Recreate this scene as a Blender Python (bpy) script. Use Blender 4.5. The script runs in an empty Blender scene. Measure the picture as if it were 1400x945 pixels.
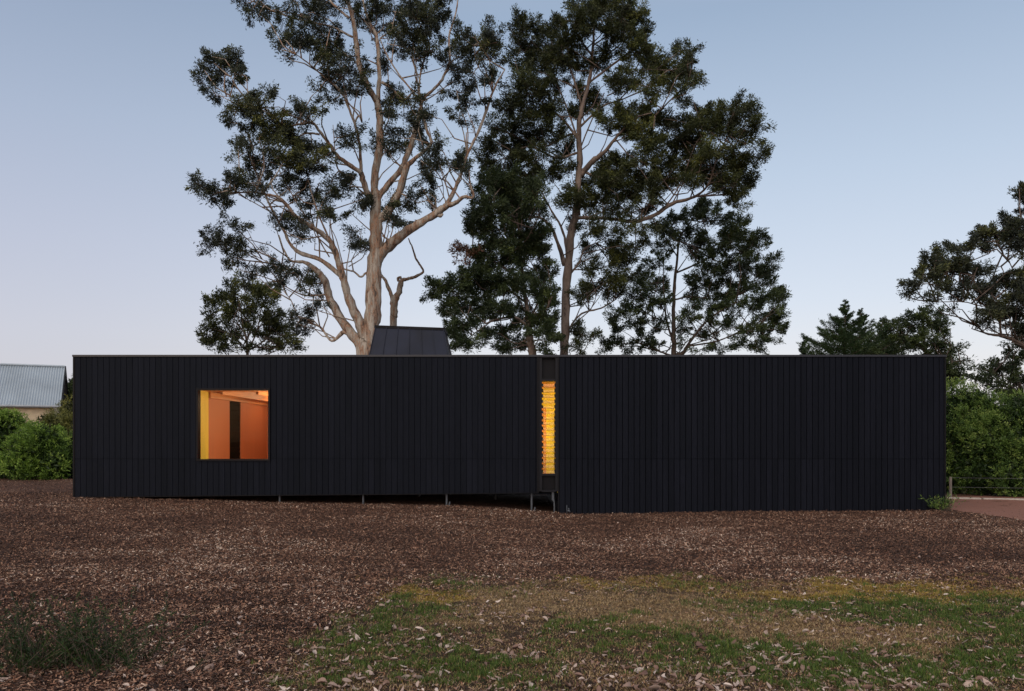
import bpy, math, random
import numpy as np
from mathutils import Vector
random.seed(7); rng = np.random.default_rng(11)
scene = bpy.context.scene
COL = scene.collection
EYE = 1.75; F = 1100.0; HZ = 600.0      # eye height, focal length and horizon in the photo's 1400 px

# ------------------------------------------------------------------ helpers
def tag(o, label=None, cat=None, group=None, kind=None):
    if label: o['label'] = label
    if cat: o['category'] = cat
    if group: o['group'] = group
    if kind: o['kind'] = kind
    return o
def empty(name, loc, label, cat, group=None):
    o = bpy.data.objects.new(name, None); COL.objects.link(o); o.location = loc
    o.empty_display_size = .2
    return tag(o, label, cat, group)
def link(name, me, mat, parent=None, smooth=False):
    o = bpy.data.objects.new(name, me); COL.objects.link(o)
    if mat: me.materials.append(mat)
    if smooth: me.polygons.foreach_set('use_smooth', [True]*len(me.polygons))
    if parent:
        o.parent = parent
        p = parent; off = Vector((0,0,0))
        while p: off += p.location; p = p.parent
        o.location = -off
    return o
def bigmesh(name, V, Fc, rnd=None, extra=None):
    """V (n,3), Fc (m,k) all faces with k corners"""
    V = np.asarray(V, dtype=np.float32); Fc = np.asarray(Fc, dtype=np.int32)
    me = bpy.data.meshes.new(name); m, k = Fc.shape
    me.vertices.add(len(V)); me.vertices.foreach_set('co', V.ravel())
    me.loops.add(m*k); me.loops.foreach_set('vertex_index', Fc.ravel())
    me.polygons.add(m)
    me.polygons.foreach_set('loop_start', np.arange(0, m*k, k, dtype=np.int32))
    try: me.polygons.foreach_set('loop_total', np.full(m, k, dtype=np.int32))
    except Exception: pass
    me.update(calc_edges=True); me.validate()
    if rnd is not None:
        a = me.attributes.new('rnd', 'FLOAT', 'FACE'); a.data.foreach_set('value', np.asarray(rnd, dtype=np.float32))
    for n, arr in (extra or {}).items():
        a = me.attributes.new(n, 'FLOAT', 'POINT'); a.data.foreach_set('value', np.asarray(arr, dtype=np.float32))
    return me
class MB:
    def __init__(s): s.v = []; s.f = []; s.r = []
    def box(s, x0, x1, y0, y1, z0, z1, r=None, z0b=None, bev=0):
        """z0b: bottom height at the x1 side when it differs; bev chamfers the front (y0) vertical edges"""
        z0b = z0 if z0b is None else z0b; n = len(s.v); r = random.random() if r is None else r
        if bev:
            yb = y0+bev
            p = [(x0,yb),(x0+bev,y0),(x1-bev,y0),(x1,yb),(x1,y1),(x0,y1)]
        else: p = [(x0,y0),(x1,y0),(x1,y1),(x0,y1)]
        k = len(p)
        zb = lambda x: z0+(z0b-z0)*(x-x0)/max(1e-6, x1-x0)
        s.v += [(x,y,zb(x)) for x,y in p]+[(x,y,z1) for x,y in p]
        s.f += [tuple(n+i for i in range(k-1,-1,-1)), tuple(n+k+i for i in range(k))]
        s.f += [(n+i, n+(i+1)%k, n+k+(i+1)%k, n+k+i) for i in range(k)]
        s.r += [r]*(k+2)
    def hexa(s, P, r=.5):
        """8 points: bottom 4 ccw, top 4 ccw"""
        n = len(s.v); s.v += [tuple(p) for p in P]
        s.f += [(n+3,n+2,n+1,n),(n+4,n+5,n+6,n+7)]+[(n+i,n+(i+1)%4,n+4+(i+1)%4,n+4+i) for i in range(4)]
        s.r += [r]*6
    def tube(s, pts, rads, k=8, r=.5):
        n = len(s.v); pts = [Vector(p) for p in pts]
        for i, p in enumerate(pts):
            d = (pts[min(i+1,len(pts)-1)]-pts[max(i-1,0)]).normalized()
            a = d.cross(Vector((0,1,0))) if abs(d.y) < .9 else d.cross(Vector((1,0,0)))
            a.normalize(); b = d.cross(a)
            for j in range(k):
                t = 2*math.pi*j/k
                q = 1 if rads[i] < .05 else 1+.09*math.sin(3*t+p.z*2.3+p.x)+.06*math.sin(5*t-p.z*5.1)+.05*math.sin(2*t+p.z*11)
                s.v.append(tuple(p+(a*math.cos(t)+b*math.sin(t))*rads[i]*q))
        for i in range(len(pts)-1):
            for j in range(k):
                s.f.append((n+i*k+j, n+i*k+(j+1)%k, n+(i+1)*k+(j+1)%k, n+(i+1)*k+j)); s.r.append(r)
        s.f.append(tuple(n+j for j in range(k-1,-1,-1))); s.r.append(r)
        m = n+(len(pts)-1)*k; s.f.append(tuple(m+j for j in range(k))); s.r.append(r)
    def build(s, name, mat, parent=None, smooth=False):
        me = bpy.data.meshes.new(name); me.from_pydata(s.v, [], s.f); me.update()
        a = me.attributes.new('rnd', 'FLOAT', 'FACE'); a.data.foreach_set('value', s.r)
        return link(name, me, mat, parent, smooth)
def lattice(seed):
    return np.random.default_rng(seed).random((256,256))
_lat = {}
def vnoise(x, y, seed=0):
    if seed not in _lat: _lat[seed] = lattice(seed)
    L = _lat[seed]; xi = np.floor(x).astype(int); yi = np.floor(y).astype(int)
    fx = x-xi; fy = y-yi; fx = fx*fx*(3-2*fx); fy = fy*fy*(3-2*fy)
    a = L[xi%256, yi%256]; b = L[(xi+1)%256, yi%256]; c = L[xi%256,(yi+1)%256]; d = L[(xi+1)%256,(yi+1)%256]
    return (a*(1-fx)+b*fx)*(1-fy)+(c*(1-fx)+d*fx)*fy
def fbm(x, y, seed=0, o=4):
    t = 0; w = 1; s = 0
    for i in range(o): t = t+w*vnoise(x*2**i, y*2**i, seed+i); s += w; w *= .5
    return t/s
def sstep(a, b, x): t = np.clip((x-a)/(b-a), 0, 1); return t*t*(3-2*t)

# ------------------------------------------------------------------ materials
def newmat(name):
    m = bpy.data.materials.new(name); m.use_nodes = True; nt = m.node_tree; nt.nodes.clear()
    out = nt.nodes.new('ShaderNodeOutputMaterial'); b = nt.nodes.new('ShaderNodeBsdfPrincipled')
    nt.links.new(b.outputs[0], out.inputs[0]); return m, nt, b, out
def ramp(nt, fac, stops, interp='LINEAR'):
    r = nt.nodes.new('ShaderNodeValToRGB'); r.color_ramp.interpolation = interp
    e = r.color_ramp.elements
    while len(e) < len(stops): e.new(.5)
    for i, (p, c) in enumerate(stops): e[i].position = p; e[i].color = (*c, 1)
    if fac is not None: nt.links.new(fac, r.inputs[0])
    return r
def mixc(nt, fac, a, b, mode='MIX'):
    m = nt.nodes.new('ShaderNodeMix'); m.data_type = 'RGBA'; m.blend_type = mode
    for i, s in ((0,fac),(6,a),(7,b)):
        if hasattr(s, 'links'): nt.links.new(s, m.inputs[i])
        elif i == 0: m.inputs[0].default_value = s
        else: m.inputs[i].default_value = (*s, 1)
    return m.outputs[2]
def noise(nt, scale, detail=4, vec=None, rough=.55):
    n = nt.nodes.new('ShaderNodeTexNoise'); n.inputs['Scale'].default_value = scale
    n.inputs['Detail'].default_value = detail; n.inputs['Roughness'].default_value = rough
    if vec: nt.links.new(vec, n.inputs['Vector'])
    return n.outputs[0]
def mapped(nt, scale):
    t = nt.nodes.new('ShaderNodeTexCoord'); m = nt.nodes.new('ShaderNodeMapping'); m.inputs['Scale'].default_value = scale
    nt.links.new(t.outputs['Object'], m.inputs[0]); return m.outputs[0]
def attr(nt, n):
    a = nt.nodes.new('ShaderNodeAttribute'); a.attribute_name = n; return a.outputs['Fac']
def bump(nt, b, h, strength=.3, dist=.02):
    n = nt.nodes.new('ShaderNodeBump'); n.inputs['Strength'].default_value = strength; n.inputs['Distance'].default_value = dist
    nt.links.new(h, n.inputs['Height']); nt.links.new(n.outputs[0], b.inputs['Normal'])
def simple(name, col, rough=.6, metal=0, var=.15, scale=6, vscale=(1,1,1), bmp=0, spec=.5):
    m, nt, b, o = newmat(name); n = noise(nt, scale, 5, mapped(nt, vscale))
    lo = tuple(c*(1-var) for c in col); hi = tuple(min(1, c*(1+var)) for c in col)
    nt.links.new(ramp(nt, n, [(.3,lo),(.7,hi)]).outputs[0], b.inputs['Base Color'])
    b.inputs['Roughness'].default_value = rough; b.inputs['Metallic'].default_value = metal
    b.inputs['Specular IOR Level'].default_value = spec
    if bmp: bump(nt, b, n, bmp, .01)
    return m
def leafmat(name, stops, trans=.25, rough=.55):
    m, nt, b, o = newmat(name)
    c = ramp(nt, attr(nt, 'rnd'), stops).outputs[0]
    nt.links.new(c, b.inputs['Base Color']); b.inputs['Roughness'].default_value = rough
    b.inputs['Specular IOR Level'].default_value = .35
    t = nt.nodes.new('ShaderNodeBsdfTranslucent'); nt.links.new(c, t.inputs[0])
    mx = nt.nodes.new('ShaderNodeMixShader'); mx.inputs[0].default_value = trans
    nt.links.new(b.outputs[0], mx.inputs[1]); nt.links.new(t.outputs[0], mx.inputs[2]); nt.links.new(mx.outputs[0], o.inputs[0])
    return m
def barkmat(name, stops, sc=2.2, zs=.35):
    m, nt, b, o = newmat(name); v = mapped(nt, (1,1,zs))
    n1 = noise(nt, sc, 6, v, .65); n2 = noise(nt, sc*5, 3, mapped(nt, (1,1,.5)), .6)
    c = ramp(nt, n1, stops).outputs[0]
    sp = ramp(nt, n2, [(.60,(1,1,1)),(.70,(.22,.16,.14))]).outputs[0]
    nt.links.new(mixc(nt, 1.0, c, sp, 'MULTIPLY'), b.inputs['Base Color'])
    b.inputs['Roughness'].default_value = .8; bump(nt, b, n2, .5, .03)
    return m

def board_mat():
    m, nt, b, o = newmat('black stained board')
    g = noise(nt, 9, 6, mapped(nt, (6,6,.35)), .65); big = noise(nt, .35, 2)
    c = ramp(nt, g, [(.3,(.0028,.0032,.0058)),(.7,(.0060,.0067,.0112))]).outputs[0]
    pl = ramp(nt, attr(nt, 'rnd'), [(0,(.80,.80,.82)),(1,(1.20,1.19,1.2))]).outputs[0]
    st_ = ramp(nt, noise(nt, 1.0, 5, mapped(nt, (3.5,1,.22)), .7), [(.32,(.74,.74,.74)),(.68,(1.35,1.33,1.28))]).outputs[0]
    nt.links.new(mixc(nt, 1.0, mixc(nt, 1.0, c, pl, 'MULTIPLY'), st_, 'MULTIPLY'), b.inputs['Base Color'])
    rr = nt.nodes.new('ShaderNodeMapRange'); rr.inputs[3].default_value = .5; rr.inputs[4].default_value = .7
    nt.links.new(g, rr.inputs[0]); nt.links.new(rr.outputs[0], b.inputs['Roughness'])
    b.inputs['Specular IOR Level'].default_value = .12; b.inputs['Specular Tint'].default_value = (.72,.85,1,1)
    bump(nt, b, g, .25, .004); return m
M = {}
M['board'] = board_mat()
M['groove'] = simple('dark sarking', (.0015,.0015,.002), .95, spec=.05)
M['framemetal'] = simple('satin dark grey frame metal', (.008,.0085,.012), .5, 0, .2, 3, spec=.18)
M['amber_edge'] = simple('amber glass edge', (.30,.10,.01), .4)
M['blackmetal'] = simple('black powder coated metal', (.004,.004,.006), .5, 0, .2, 3, spec=.15)
M['capmetal'] = simple('dark capping metal', (.010,.012,.020), .4, .1, .15, 2)
M['seam'] = simple('dark zinc sheet', (.008,.011,.024), .36, .0, .35, 1.3, spec=.28)
M['galv'] = simple('galvanised steel', (.09,.10,.115), .5, .5, .15, 12)
M['ply_yellow'] = simple('honey plywood', (.85,.62,.075), .6, 0, .08, 3, (1,1,.25))
M['ply_red'] = simple('salmon plywood', (.50,.185,.085), .6, 0, .07, 4, (2,2,.2))
M['timber'] = simple('pine beam', (.62,.27,.11), .55, 0, .18, 5, (4,.3,4))
M['yellow_wall'] = simple('yellow wall', (.88,.74,.015), .6, 0, .06, 2)
M['dark_in'] = simple('dark louvre', (.003,.0025,.002), .8, spec=.1)
def glassmat(name, tint, gl=.06, dif=0, dcol=(.8,.6,.1)):
    m, nt, b, o = newmat(name); nt.nodes.remove(b)
    t = nt.nodes.new('ShaderNodeBsdfTransparent'); t.inputs[0].default_value = (*tint,1)
    g = nt.nodes.new('ShaderNodeBsdfGlossy'); g.inputs['Roughness'].default_value = .03
    mx = nt.nodes.new('ShaderNodeMixShader'); mx.inputs[0].default_value = gl
    nt.links.new(t.outputs[0], mx.inputs[1]); nt.links.new(g.outputs[0], mx.inputs[2]); last = mx.outputs[0]
    if dif:
        d = nt.nodes.new('ShaderNodeBsdfTranslucent'); d.inputs[0].default_value = (*dcol,1)
        m2 = nt.nodes.new('ShaderNodeMixShader'); m2.inputs[0].default_value = dif
        nt.links.new(last, m2.inputs[1]); nt.links.new(d.outputs[0], m2.inputs[2]); last = m2.outputs[0]
    nt.links.new(last, o.inputs[0]); return m
M['glass'] = glassmat('window glass', (.99,.99,.98), .002)
M['louvre_glass'] = glassmat('louvre glass', (.96,.93,.62), .03, .05)
M['lamp'], nt, b, o = newmat('lamp glow')
b.inputs['Base Color'].default_value = (1,.8,.5,1); b.inputs['Emission Color'].default_value = (1,.66,.32,1); b.inputs['Emission Strength'].default_value = 6
M['gumbark'] = barkmat('pale gum bark', [(.31,(.055,.040,.033)),(.40,(.13,.088,.064)),(.45,(.36,.21,.13)),(.49,(.22,.18,.145)),(.57,(.37,.32,.265)),(.75,(.46,.41,.35))], 7.0, .20)
M['brownbark'] = barkmat('brown gum bark', [(.3,(.05,.035,.028)),(.5,(.15,.11,.088)),(.75,(.26,.205,.17))], 3)
M['darkbark'] = barkmat('dark bark', [(.3,(.035,.025,.020)),(.7,(.11,.08,.062))], 3)
M['twig'] = simple('twig', (.085,.055,.042), .8)
M['gumleaf'] = leafmat('gum leaves', [(0,(.016,.021,.018)),(.5,(.034,.044,.030)),(.85,(.075,.088,.030)),(1,(.17,.18,.045))])
M['leaf2'] = leafmat('gum leaves olive', [(0,(.018,.022,.010)),(.5,(.040,.052,.018)),(.80,(.085,.10,.026)),(1,(.17,.18,.04))])
M['leaf3'] = leafmat('gum leaves green', [(0,(.014,.023,.011)),(.5,(.035,.055,.022)),(.85,(.072,.10,.030)),(1,(.13,.17,.045))])
M['deadleaf'] = leafmat('dead leaves', [(0,(.09,.045,.03)),(1,(.22,.12,.08))])
M['conifer'] = leafmat('cypress needles', [(0,(.014,.030,.012)),(.6,(.036,.068,.022)),(1,(.08,.13,.035))])
M['shrub'] = leafmat('shrub leaves', [(0,(.022,.045,.010)),(.4,(.08,.15,.022)),(.75,(.19,.31,.045)),(1,(.32,.44,.09))])
M['shrub_olive'] = leafmat('olive shrub leaves', [(0,(.03,.036,.010)),(.5,(.10,.11,.025)),(1,(.26,.25,.06))])
M['hedge'] = leafmat('hedge leaves', [(0,(.014,.032,.008)),(.4,(.050,.100,.020)),(.75,(.135,.22,.042)),(1,(.26,.34,.09))])
M['lowplant'] = leafmat('low plant leaves', [(0,(.008,.020,.006)),(.6,(.024,.052,.012)),(1,(.07,.12,.028))])
M['chips'] = leafmat('bark chips', [(0,(.014,.008,.006)),(.32,(.055,.028,.019)),(.55,(.185,.088,.053)),(.76,(.35,.19,.12)),(.90,(.50,.32,.215)),(1,(.76,.62,.50))], 0, .85)
M['grass'] = leafmat('grass blades', [(0,(.030,.058,.010)),(.40,(.085,.145,.022)),(.53,(.17,.19,.035)),(.57,(.38,.26,.045)),(.64,(.36,.23,.06)),(.70,(.11,.065,.035)),(.82,(.27,.18,.085)),(1,(.52,.38,.21))], .15, .7)
M['litter'] = leafmat('fallen leaves', [(0,(.09,.04,.028)),(.35,(.24,.15,.115)),(.7,(.44,.34,.29)),(.95,(.66,.56,.49)),(1,(.50,.24,.05))], .1, .6)
M['kerb'] = simple('pale concrete edging', (.42,.38,.34), .85, 0, .2, 8, bmp=.3)
M['gravel'] = simple('red gravel', (.20,.085,.055), .9, 0, .35, 60, bmp=.5)
M['post'] = simple('weathered timber', (.17,.15,.13), .85, 0, .3, 8, (3,3,.4))
M['wire'] = simple('wire', (.18,.18,.18), .4, .8)
M['limestone'] = simple('limestone block', (.56,.46,.31), .85, 0, .2, 3, bmp=.4)
M['roofsteel'] = simple('galvanised corrugated steel', (.36,.42,.47), .38, .35, .12, .8)
M['white'] = simple('grey metal trim', (.30,.33,.36), .5, .2)

# ------------------------------------------------------------------ ground
FXP = np.array([-400,0,100,300,380,495,610,690,727,757,790,880,1000,1290,1500,1900], float)
FYP = np.array([679,679,680.5,685,688,690,692,696,699,702,703,702,699.5,698,699,700], float)
def G(X, Y):
    X = np.asarray(X, float); Y = np.asarray(Y, float)
    hf = EYE-(np.interp(700+55*X, FXP, FYP)-HZ)/55
    w = sstep(7, 18, Y)
    h = hf*w+0.0*(1-w)
    far = sstep(26, 60, Y); h = h*(1-far*.8)
    near = 1-sstep(30, 60, np.abs(X))
    h = h+(.05*(fbm(X*.35+20, Y*.5+9, 3, 3)-.5)*(1-sstep(15,19,Y)))*near
    h = h+.030*(fbm(X*3, Y*3, 8, 3)-.5)*near+.030*(fbm(X*7, Y*7, 18, 2)-.5)*near*(1-sstep(24,30,Y))
    return h*near
def Gs(x, y): return float(G(np.array([x]), np.array([y]))[0])
def topx(X, Y, Z): return 700+F*X/Y, HZ+F*(EYE-Z)/Y
GB = (np.array([-500,300,350,420,500,560,650,900,1150,1400,1900],float), np.array([1100,965,925,868,818,800,789,784,790,800,806],float))
GREEN = [(1200,828,210,17,1.35),(1340,850,110,26,1),(1090,893,130,20,.9),(1260,915,190,30,.8),(560,838,75,18,.8),(480,872,90,22,.8),(610,802,60,10,.7),(780,858,60,12,.8),
         (860,862,90,16,.9),(530,902,120,26,.7),(660,922,110,22,.7),(430,930,70,15,.5),(950,797,60,7,.6),(1360,895,80,30,.7),(900,905,90,16,.35),(1120,935,120,14,.6)]
DRY = [(760,822,140,20,1),(950,842,190,26,1),(1140,866,160,20,1),(1230,880,90,12,.6),(620,850,60,14,.5),(930,795,120,8,.6),(1060,796,100,8,.6)]
MOSS = [(1250,803,260,17,1.3),(560,812,80,11,.8),(880,795,110,9,.8),(1390,812,90,16,.8),(1100,806,120,9,.5)]
def emask(px, py, L):
    m = np.zeros_like(px)
    for cx, cy, rx, ry, s in L:
        m = np.maximum(m, s*(1-sstep(.55, 1.25, np.sqrt(((px-cx)/rx)**2+((py-cy)/ry)**2))))
    return m
def masks(X, Y, Z=0.0):
    Ys = np.maximum(Y, 2.5); px, py = topx(X, Ys, 0.0)
    n = fbm(X*1.3, Y*1.3, 21, 4); n2 = fbm(X*4, Y*4, 31, 3)
    px = px+(n-.5)*150; pyw = py+(n2-.5)*34*np.clip(9/Ys,.5,1.6)+(n-.5)*30*np.clip(8/Ys,.5,1.5)
    gr = sstep(-14, 22, pyw-np.interp(px, *GB))
    gr = gr*(Y < 14)
    g = emask(px, pyw, GREEN); n3 = fbm(X*9, Y*9, 41, 2); g = np.clip(g*(.1+1.4*n2)*(.3+1.3*n3)+.22*sstep(.52,.7,n), 0, 1)
    d = emask(px, pyw, DRY); m = emask(px, pyw, MOSS)*(.4+n2)
    return gr, g*gr*np.where(px < 900, .62, .9), d*gr, np.clip(m,0,1)*gr
def axis(segs):
    out = []
    for a, b, st in segs: out += list(np.arange(a, b-1e-6, st))
    out.append(segs[-1][1]); return np.array(out)
ax = axis([(-3000,-600,600),(-600,-100,100),(-100,-30,10),(-30,-17,1),(-17,17,.09),(17,30,1),(30,100,10),(100,600,100),(600,3000,600)])
ay = axis([(-600,-50,110),(-50,-6,6),(-6,3,.6),(3,24,.09),(24,40,.4),(40,100,6),(100,600,100),(600,4000,850)])
XX, YY = np.meshgrid(ax, ay); X1 = XX.ravel(); Y1 = YY.ravel(); Z1 = G(X1, Y1)
nx, ny = len(ax), len(ay)
I = np.arange(nx*ny).reshape(ny, nx)
Fq = np.stack([I[:-1,:-1], I[:-1,1:], I[1:,1:], I[1:,:-1]], -1).reshape(-1, 4)
gr, mg, md, mm = masks(X1, Y1)
me = bigmesh('ground', np.stack([X1,Y1,Z1],1), Fq, None, {'turf':gr,'green':mg,'dry':md,'moss':mm})
m, nt, b, o = newmat('ground')
v = mapped(nt, (1,1,1))
vo = nt.nodes.new('ShaderNodeTexVoronoi'); vo.inputs['Scale'].default_value = 38; nt.links.new(mapped(nt, (1,1.7,1)), vo.inputs['Vector'])
chipc = ramp(nt, vo.outputs['Color'], [(.1,(.022,.011,.007)),(.45,(.070,.034,.022)),(.75,(.15,.080,.052)),(.97,(.33,.22,.16))]).outputs[0]
nz = noise(nt, 1.1, 4, v)
chipc = mixc(nt, 1.0, chipc, ramp(nt, nz, [(.3,(.75,.72,.72)),(.7,(1.15,1.1,1.08))]).outputs[0], 'MULTIPLY')
fine = noise(nt, 70, 4, v)
soil = ramp(nt, fine, [(.3,(.022,.014,.010)),(.7,(.085,.055,.036))]).outputs[0]
dry = ramp(nt, fine, [(.3,(.085,.060,.035)),(.7,(.26,.19,.11))]).outputs[0]
grn = ramp(nt, fine, [(.3,(.014,.018,.007)),(.7,(.045,.052,.018))]).outputs[0]
mos = ramp(nt, fine, [(.3,(.12,.080,.014)),(.7,(.28,.19,.035))]).outputs[0]
t = mixc(nt, attr(nt,'dry'), soil, dry); t = mixc(nt, attr(nt,'moss'), t, mos); t = mixc(nt, attr(nt,'green'), t, grn)
nt.links.new(mixc(nt, attr(nt,'turf'), chipc, t), b.inputs['Base Color']); b.inputs['Roughness'].default_value = .95
b.inputs['Specular IOR Level'].default_value = .2
bump(nt, b, vo.outputs['Distance'], .8, .02)
g = link('ground', me, m, None, True); tag(g, kind='structure')

# ---- bark chips, one mass
def scatter(n, y0, y1, pw=1.0, margin=1.08):
    """points spread over the view wedge with density falling as 1/y"""
    Y = y0*(y1/y0)**rng.random(n) if pw == 1 else y0+(y1-y0)*rng.random(n)
    X = (rng.random(n)*2-1)*(700/F*margin*Y+1.2)
    return X, Y
def gravel_zone(X, Y): return sstep(-.25, .25, (X-10.85-.1*(20-Y))+.5*(fbm(X*2,Y*2,55,2)-.5)) * (Y > 16.5)
def quads(C, D, W, L, wd):
    """diamond leaves: base C, direction D, width dir W"""
    L = L[:,None]; wd = wd[:,None]
    V = np.stack([C, C+D*L*.5+W*wd*.5, C+D*L, C+D*L*.5-W*wd*.5], 1).reshape(-1,3)
    return V, np.arange(len(V)).reshape(-1,4)
def norm(a): return a/np.maximum(np.linalg.norm(a, axis=1, keepdims=True), 1e-9)
n = 1300000
X, Y = scatter(n, 4.6, 21.5, margin=1.32)
X2 = rng.uniform(-24,-10.6,40000); Y2 = rng.uniform(19,33,40000); X = np.concatenate([X,X2]); Y = np.concatenate([Y,Y2])
gr, mg, md, mm = masks(X, Y)
keep = (rng.random(len(X)) > gr*.84) & (rng.random(len(X)) > gravel_zone(X,Y)*.97)
keep &= ~((Y > 20.15)&(X > -10.8)&(X < 10.75))
X, Y, gr = X[keep], Y[keep], gr[keep]; n = len(X)
Z = G(X, Y)+rng.random(n)**1.3*.030*(1-gr*.7)
yaw = rng.random(n)*2*np.pi; tilt = rng.normal(0,.36,n)
D = np.stack([np.cos(yaw)*np.cos(tilt), np.sin(yaw)*np.cos(tilt), np.sin(tilt)],1)
W = np.stack([-np.sin(yaw), np.cos(yaw), rng.normal(0,.35,n)],1); W = norm(W)
sc = np.interp(Y, [5,20], [.95,1.1])
L = (.013+.040*rng.random(n)**1.7)*sc; wd = (.0048+.0095*rng.random(n)**1.3)*sc
C = np.stack([X,Y,Z],1)
hl = L[:,None]/2; hw = wd[:,None]/2; j = rng.uniform(.55,1,(n,1))
V = np.stack([C-D*hl-W*hw*j, C+D*hl-W*hw, C+D*hl*.9+W*hw*j, C-D*hl*.95+W*hw],1).reshape(-1,3)
patch = fbm(X*.5, Y*.5, 77, 3)
rn = np.clip(rng.random(n)**1.25+(patch-.5)*.38-.14*sstep(.50,.64,fbm(X*1.1+40, Y*1.6+9, 205, 3)), 0, 1)
o = link('bark_mulch', bigmesh('bark_mulch', V, np.arange(len(V)).reshape(-1,4), rn), M['chips'])
tag(o, 'brown bark chip mulch spread over the ground in front of the black house', 'mulch', kind='stuff')

# ---- grass, one mass
n = 1200000
X, Y = scatter(n, 4.6, 11.6); gr, mg, md, mm = masks(X, Y)
tuf = fbm(X*13, Y*13, 120, 3); tb = sstep(.38,.60,tuf); mg = mg*(.25+1.0*tb)
r = rng.random(n); dens = gr*np.clip(mg*1.0+md*.85+mm*.9+.30, 0, 1)*(.45+.75*tb); keep = r < dens
X, Y, gr, mg, md, mm, tb = [a[keep] for a in (X,Y,gr,mg,md,mm,tb)]; n = len(X)
pg = mg/(mg+md*.8+mm+.22); isg = rng.random(n) < pg
ism = (~isg)&(rng.random(n) < mm/(mm+md+.15))
h = np.where(isg, rng.uniform(.012,.034,n)*(.6+.9*tb), rng.uniform(.012,.036,n)); lean = np.where(isg, rng.uniform(.2,1.0,n), rng.uniform(.8,2.2,n))
yaw = rng.random(n)*2*np.pi
D = norm(np.stack([np.cos(yaw)*lean, np.sin(yaw)*lean, np.ones(n)],1)); W = np.stack([-np.sin(yaw), np.cos(yaw), np.zeros(n)],1)
V, Fq = quads(np.stack([X,Y,G(X,Y)-.002],1), D, W, h*1.25, rng.uniform(.003,.0065,n))
rn = np.where(isg, rng.random(n)*.52, np.where(ism, rng.uniform(.54,.64,n), rng.uniform(.64,1,n)-.0))
o = link('lawn_grass', bigmesh('lawn_grass', V, Fq, rn), M['grass'])
tag(o, 'patchy green and straw coloured grass in the foreground', 'grass', kind='stuff')

# ---- fallen leaves, one mass
def litter(n0):
    X, Y = scatter(n0, 4.7, 19.5)
    gr, mg, md, mm = masks(X, Y); cl = fbm(X*.9, Y*1.4, 91, 3)
    p = np.where(gr > .5, .7+.5*(cl>.52), .24)*np.clip(sstep(.3,.62,cl)+.25, 0, 1)*np.interp(Y,[5,9,12,19],[1,.9,.40,.3])
    p = p+.50*sstep(.6,2.4,-X)*(1-sstep(6.5,11.5,Y))*(.3+cl); p = p*(1-.55*md)*np.where(gr < .5, .7, 1)
    k = rng.random(n0) < p; X, Y = X[k], Y[k]; n = len(X)
    yaw = rng.random(n)*6.283; tl = rng.normal(0,.25,n)
    D = np.stack([np.cos(yaw)*np.cos(tl), np.sin(yaw)*np.cos(tl), np.sin(tl)],1)
    W = norm(np.stack([-np.sin(yaw), np.cos(yaw), rng.normal(0,.5,n)],1)); N = np.cross(D, W)
    L = (.018+.085*rng.random(n)**2.2)*np.interp(Y,[5,12,19],[1,.8,.75]); wd = L*rng.uniform(.24,.55,n); cv = rng.normal(.06,.16,n)*L; cu = rng.uniform(-.5,.7,n)*wd; sk = rng.normal(0,.10,n)*L
    C = np.stack([X,Y,G(X,Y)+.012+rng.random(n)*.016],1)
    tt = [(-.5,.02),(-.28,.42),(0,.5),(.27,.36),(.5,.02)]
    P = []
    for a, w_ in tt:
        c = C+D*(L*a)[:,None]+N*(cv*(4*a*a-.4))[:,None]+W*(sk*4*a*a)[:,None]
        P += [c+W*(wd*w_)[:,None]+N*(cu*w_*2)[:,None], c, c-W*(wd*w_)[:,None]+N*(cu*w_*2)[:,None]]
    V = np.stack(P,1).reshape(-1,3); base = np.arange(n)[:,None]*15; fs = []
    for s in range(4):
        for q in (0,1): fs.append(np.concatenate([base+s*3+q, base+s*3+q+1, base+s*3+q+4, base+s*3+q+3],1))
    Fq = np.stack(fs,1).reshape(-1,4); rn = np.repeat(np.clip(rng.beta(2.2,2,n),0,1), 8)
    return bigmesh('leaf_litter', V, Fq, rn)
o = link('leaf_litter', litter(23000), M['litter'], None, True)
tag(o, 'pale pinkish dry gum leaves fallen over the grass and mulch', 'fallen leaves', kind='stuff')

# ---- driveway and its edging
dv = []; df = []
ys = np.linspace(17, 25.0, 60); k = 14
for yy in ys:
    xl = 10.95+.1*(20-yy) if yy < 20 else 10.95
    for xx in np.linspace(xl, 26, k)**1.0: dv.append((xx, yy, Gs(xx,yy)+.012))
for i in range(len(ys)-1):
    for j_ in range(k-1): a = i*k+j_; df.append((a,a+1,a+k+1,a+k))
me = bpy.data.meshes.new('driveway'); me.from_pydata(dv,[],df); o = link('driveway', me, M['gravel'], None, True); tag(o, kind='structure')
k1 = MB(); P0 = (10.9,24.6); P1 = (26,20.6)
for i in range(10):
    a = i/10; c = (i+1)/10-.004
    x0 = P0[0]+(P1[0]-P0[0])*a; y0 = P0[1]+(P1[1]-P0[1])*a; x1 = P0[0]+(P1[0]-P0[0])*c; y1 = P0[1]+(P1[1]-P0[1])*c
    z = Gs(x0,y0)
    k1.hexa([(x0,y0-.06,z-.1),(x1,y1-.06,z-.1),(x1,y1+.06,z-.1),(x0,y0+.06,z-.1),(x0,y0-.05,z+.045),(x1,y1-.05,z+.045),(x1,y1+.05,z+.045),(x0,y0+.05,z+.045)])
o = k1.build('kerb', M['kerb']); tag(o, kind='structure')

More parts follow.
